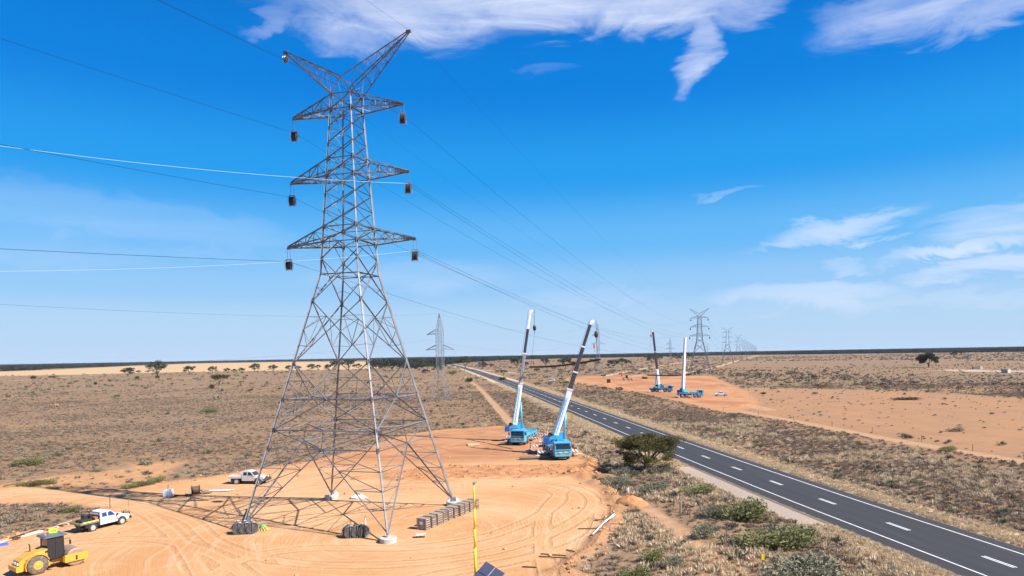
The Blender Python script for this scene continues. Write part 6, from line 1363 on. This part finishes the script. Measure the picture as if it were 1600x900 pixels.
# bushes one can count
def bush_mesh(nm, m_, seed, n, leaf, cl=None):
    rr = random.Random(seed); cl = cl or [(rr.uniform(-.33, .33), rr.uniform(-.33, .33), rr.uniform(.12, .34), rr.uniform(.18, .30), rr.uniform(.18, .30), rr.uniform(.16, .28)) for _ in range(12)]
    return leaf_mesh(nm, cl, n, leaf, .5, m_, seed, 0, .8)
BMS = {'green': [bush_mesh('bush', L_GREENB, 500 + i, 2600, .055) for i in range(2)], 'salt': [bush_mesh('bush', L_SALT, 510 + i, 3000, .05) for i in range(2)], 'far': [bush_mesh('bush', L_EUC, 520 + i, 700, .10) for i in range(2)], 'red': [bush_mesh('bush', L_MALLEE, 530, 700, .1)], 'brown': [bush_mesh('bush', L_BROWN, 540, 900, .08)]}
def bush(lab, px, py, wpx, hpx, kind, dpt=1.0, i=0, grp=None, name='bush'):
    x, y = g(px, py); W_ = wpx * y / FPX; H_ = hpx * y / FPX; o = put(name, BMS[kind][i % len(BMS[kind])]); o.location = (x, y, GH(x, y) - .05); o.scale = (W_, W_ * dpt, H_ * 1.7); o.rotation_euler = (0, 0, 0); return tag(o, lab, 'bush', grp)
BU = [('round green bush by itself at the far left edge of the scrub', 46, 728, 46, 14, 'green', .7), ('long low olive bush, left part of the clump above the dirt track', 44, 761, 42, 9, 'green', .6), ('long low olive bush, right part of the clump above the dirt track', 72, 757, 32, 10, 'green', .6),
      ('small green bush above the tray of the striped ute', 110, 800, 29, 12, 'green', .9), ('flat grey green bush left of the small green one by the ute', 56, 791, 26, 8, 'salt', .7), ('dark green shrub, left of three beside the tower shadow', 203, 763, 28, 11, 'green', .9), ('green shrub, middle of three beside the tower shadow', 224, 760, 34, 10, 'green', .8), ('green shrub, right of three beside the tower shadow', 244, 755, 24, 13, 'green', .9),
      ('grey green bush in the left scrub, above the big round one', 85, 713, 24, 7, 'salt', .8), ('low pale bush in the left scrub between the shrubs and the round bush', 151, 736, 18, 7, 'salt', .8), ('flat green bush in the middle of the left scrub', 327, 645, 28, 8, 'green', .7),
      ('large green bush nearest to the highway gravel', 1160, 812, 78, 40, 'green', .8), ('smaller dark bush left of the large green one near the highway', 1112, 810, 48, 22, 'salt', .8), ('long grey green bush stretching along the highway verge', 1212, 858, 130, 40, 'green', .5),
      ('big dark saltbush cut by the bottom edge near the highway', 1250, 922, 165, 66, 'salt', .6), ('green bush, left one of two near the bottom beside the wheel track', 1019, 880, 40, 26, 'green', .8), ('dark bush, right one of two near the bottom beside the wheel track', 1052, 890, 38, 24, 'salt', .8),
      ('green bush at the bottom edge in front of the wheel track', 991, 908, 54, 28, 'green', .8), ('small dark round bush beside the old fence', 1098, 842, 48, 28, 'salt', .8), ('grey green bush cluster in front of the wattle tree, left', 966, 758, 52, 20, 'salt', .7), ('grey green bush cluster in front of the wattle tree, right', 1020, 768, 60, 20, 'salt', .7),
      ('flat green bush on the slope below the highway shoulder', 1090, 772, 58, 20, 'green', .6), ('small bush between the fence post and the wattle tree', 1046, 782, 20, 9, 'salt', .9), ('dark bush under the left side of the wattle tree', 974, 742, 46, 18, 'salt', .6), ('dark bush under the right side of the wattle tree', 1030, 740, 50, 18, 'salt', .6),
      ('dead branch heap on the open red ground at the right', 1493, 673, 34, 9, 'brown', .6), ('flat dark bush on the slope beyond the highway', 1145, 652, 20, 8, 'salt', .7), ('long flat green bush across the red plain at the right', 1417, 625, 52, 5, 'far', .35), ('dark green bush with yellow tips at the edge of the red track', 1480, 704, 34, 9, 'green', .6),
      ('dark round bush low in the left plain, alone', 149, 601, 6, 5, 'far', 1), ('dark red brown bush at the foot of the umbrella tree', 331, 607.5, 9, 9, 'red', 1), ('dark low bush at the left end of the plain', 52, 592, 10, 6, 'far', 1), ('flat dark bush on the left plain under the woodland', 82, 590.5, 11, 4, 'far', 1),
      ('small dark bush under the left tree of the pair', 214, 592, 8, 5, 'far', 1), ('small dark bush under the right tree of the pair', 246, 591, 7, 5, 'far', 1), ('round dark bush beside the far end of the highway', 733, 597, 14, 8, 'far', 1), ('low red brown bush right of the highway bend', 785, 594, 12, 7, 'red', 1),
      ('yellow green bush beside the old slim tower', 706, 584, 16, 7, 'green', 1), ('dark bush in scrub left of the black boomed far crane', 1007, 592, 10, 4, 'far', 1), ('dark bush behind the far white pickup', 1193, 616, 9, 4, 'far', 1)]
for i, (lab, px, py, w_, h_, kd, dp) in enumerate(BU): bush(lab, px, py, w_, h_, kd, dp, i)
# red brown spoil heaps
hm = MB(); hm.lathe([(1.0, -.1), (.95, .12), (.7, .42), (.4, .62), (.12, .7)], (0, 0, 0), 'z', 26); rr = random.Random(4)
hm.v = [(a * (1 + rr.uniform(-.12, .12)), b * (1 + rr.uniform(-.12, .12)), c * (1 + rr.uniform(-.2, .2))) for a, b, c in hm.v]; SPOIL = mat('spoil_soil', (.50, .25, .11), .95, col2=(.34, .15, .07), nscale=2.5, bump=1.0, bscale=4, spec=.1); hme = hm.mesh('spoil_heap', SPOIL, True)
for px, py, w_, h_, lab in ((985, 788, 4.2, 1.4, 'orange dirt heap at the right corner of the pad'), (897, 740, 2.4, .9, 'red dirt heap in front of the nearest crane'), (560, 748, 3.0, .5, 'low pale dirt and rock heap behind the near tower'), (1160, 634, 9, .9, 'orange dirt heap right of the far white pickup'), (948, 601, 12, 1.2, 'orange dirt heap near the dark skip on the far work area'), (1105, 600, 14, 1.0, 'low orange dirt heap behind the white boomed far crane')):
    x, y = g(px, py); o = put('dirt_heap', hme); o.location = (x, y, GH(x, y) - .1); o.scale = (w_ * .5, w_ * .4, h_); tag(o, lab, 'dirt heap')
# air
hz = MB(); hz.box(-9000, 9000, -700, 17000, -3, 62); HM = bpy.data.materials.new('haze_air'); HM.use_nodes = True; T = NT(HM.node_tree); T.n.remove(T.n['Principled BSDF']); pv_ = T.node('ShaderNodeVolumePrincipled'); pv_.inputs['Color'].default_value = (.72, .84, 1, 1); pv_.inputs['Density'].default_value = 2.6e-5; T.l.new(pv_.outputs[0], T.n['Material Output'].inputs['Volume'])
HAZE = True
if HAZE: tag(hz.build('haze', HM), 'thin blue air over the plain', kind='stuff')
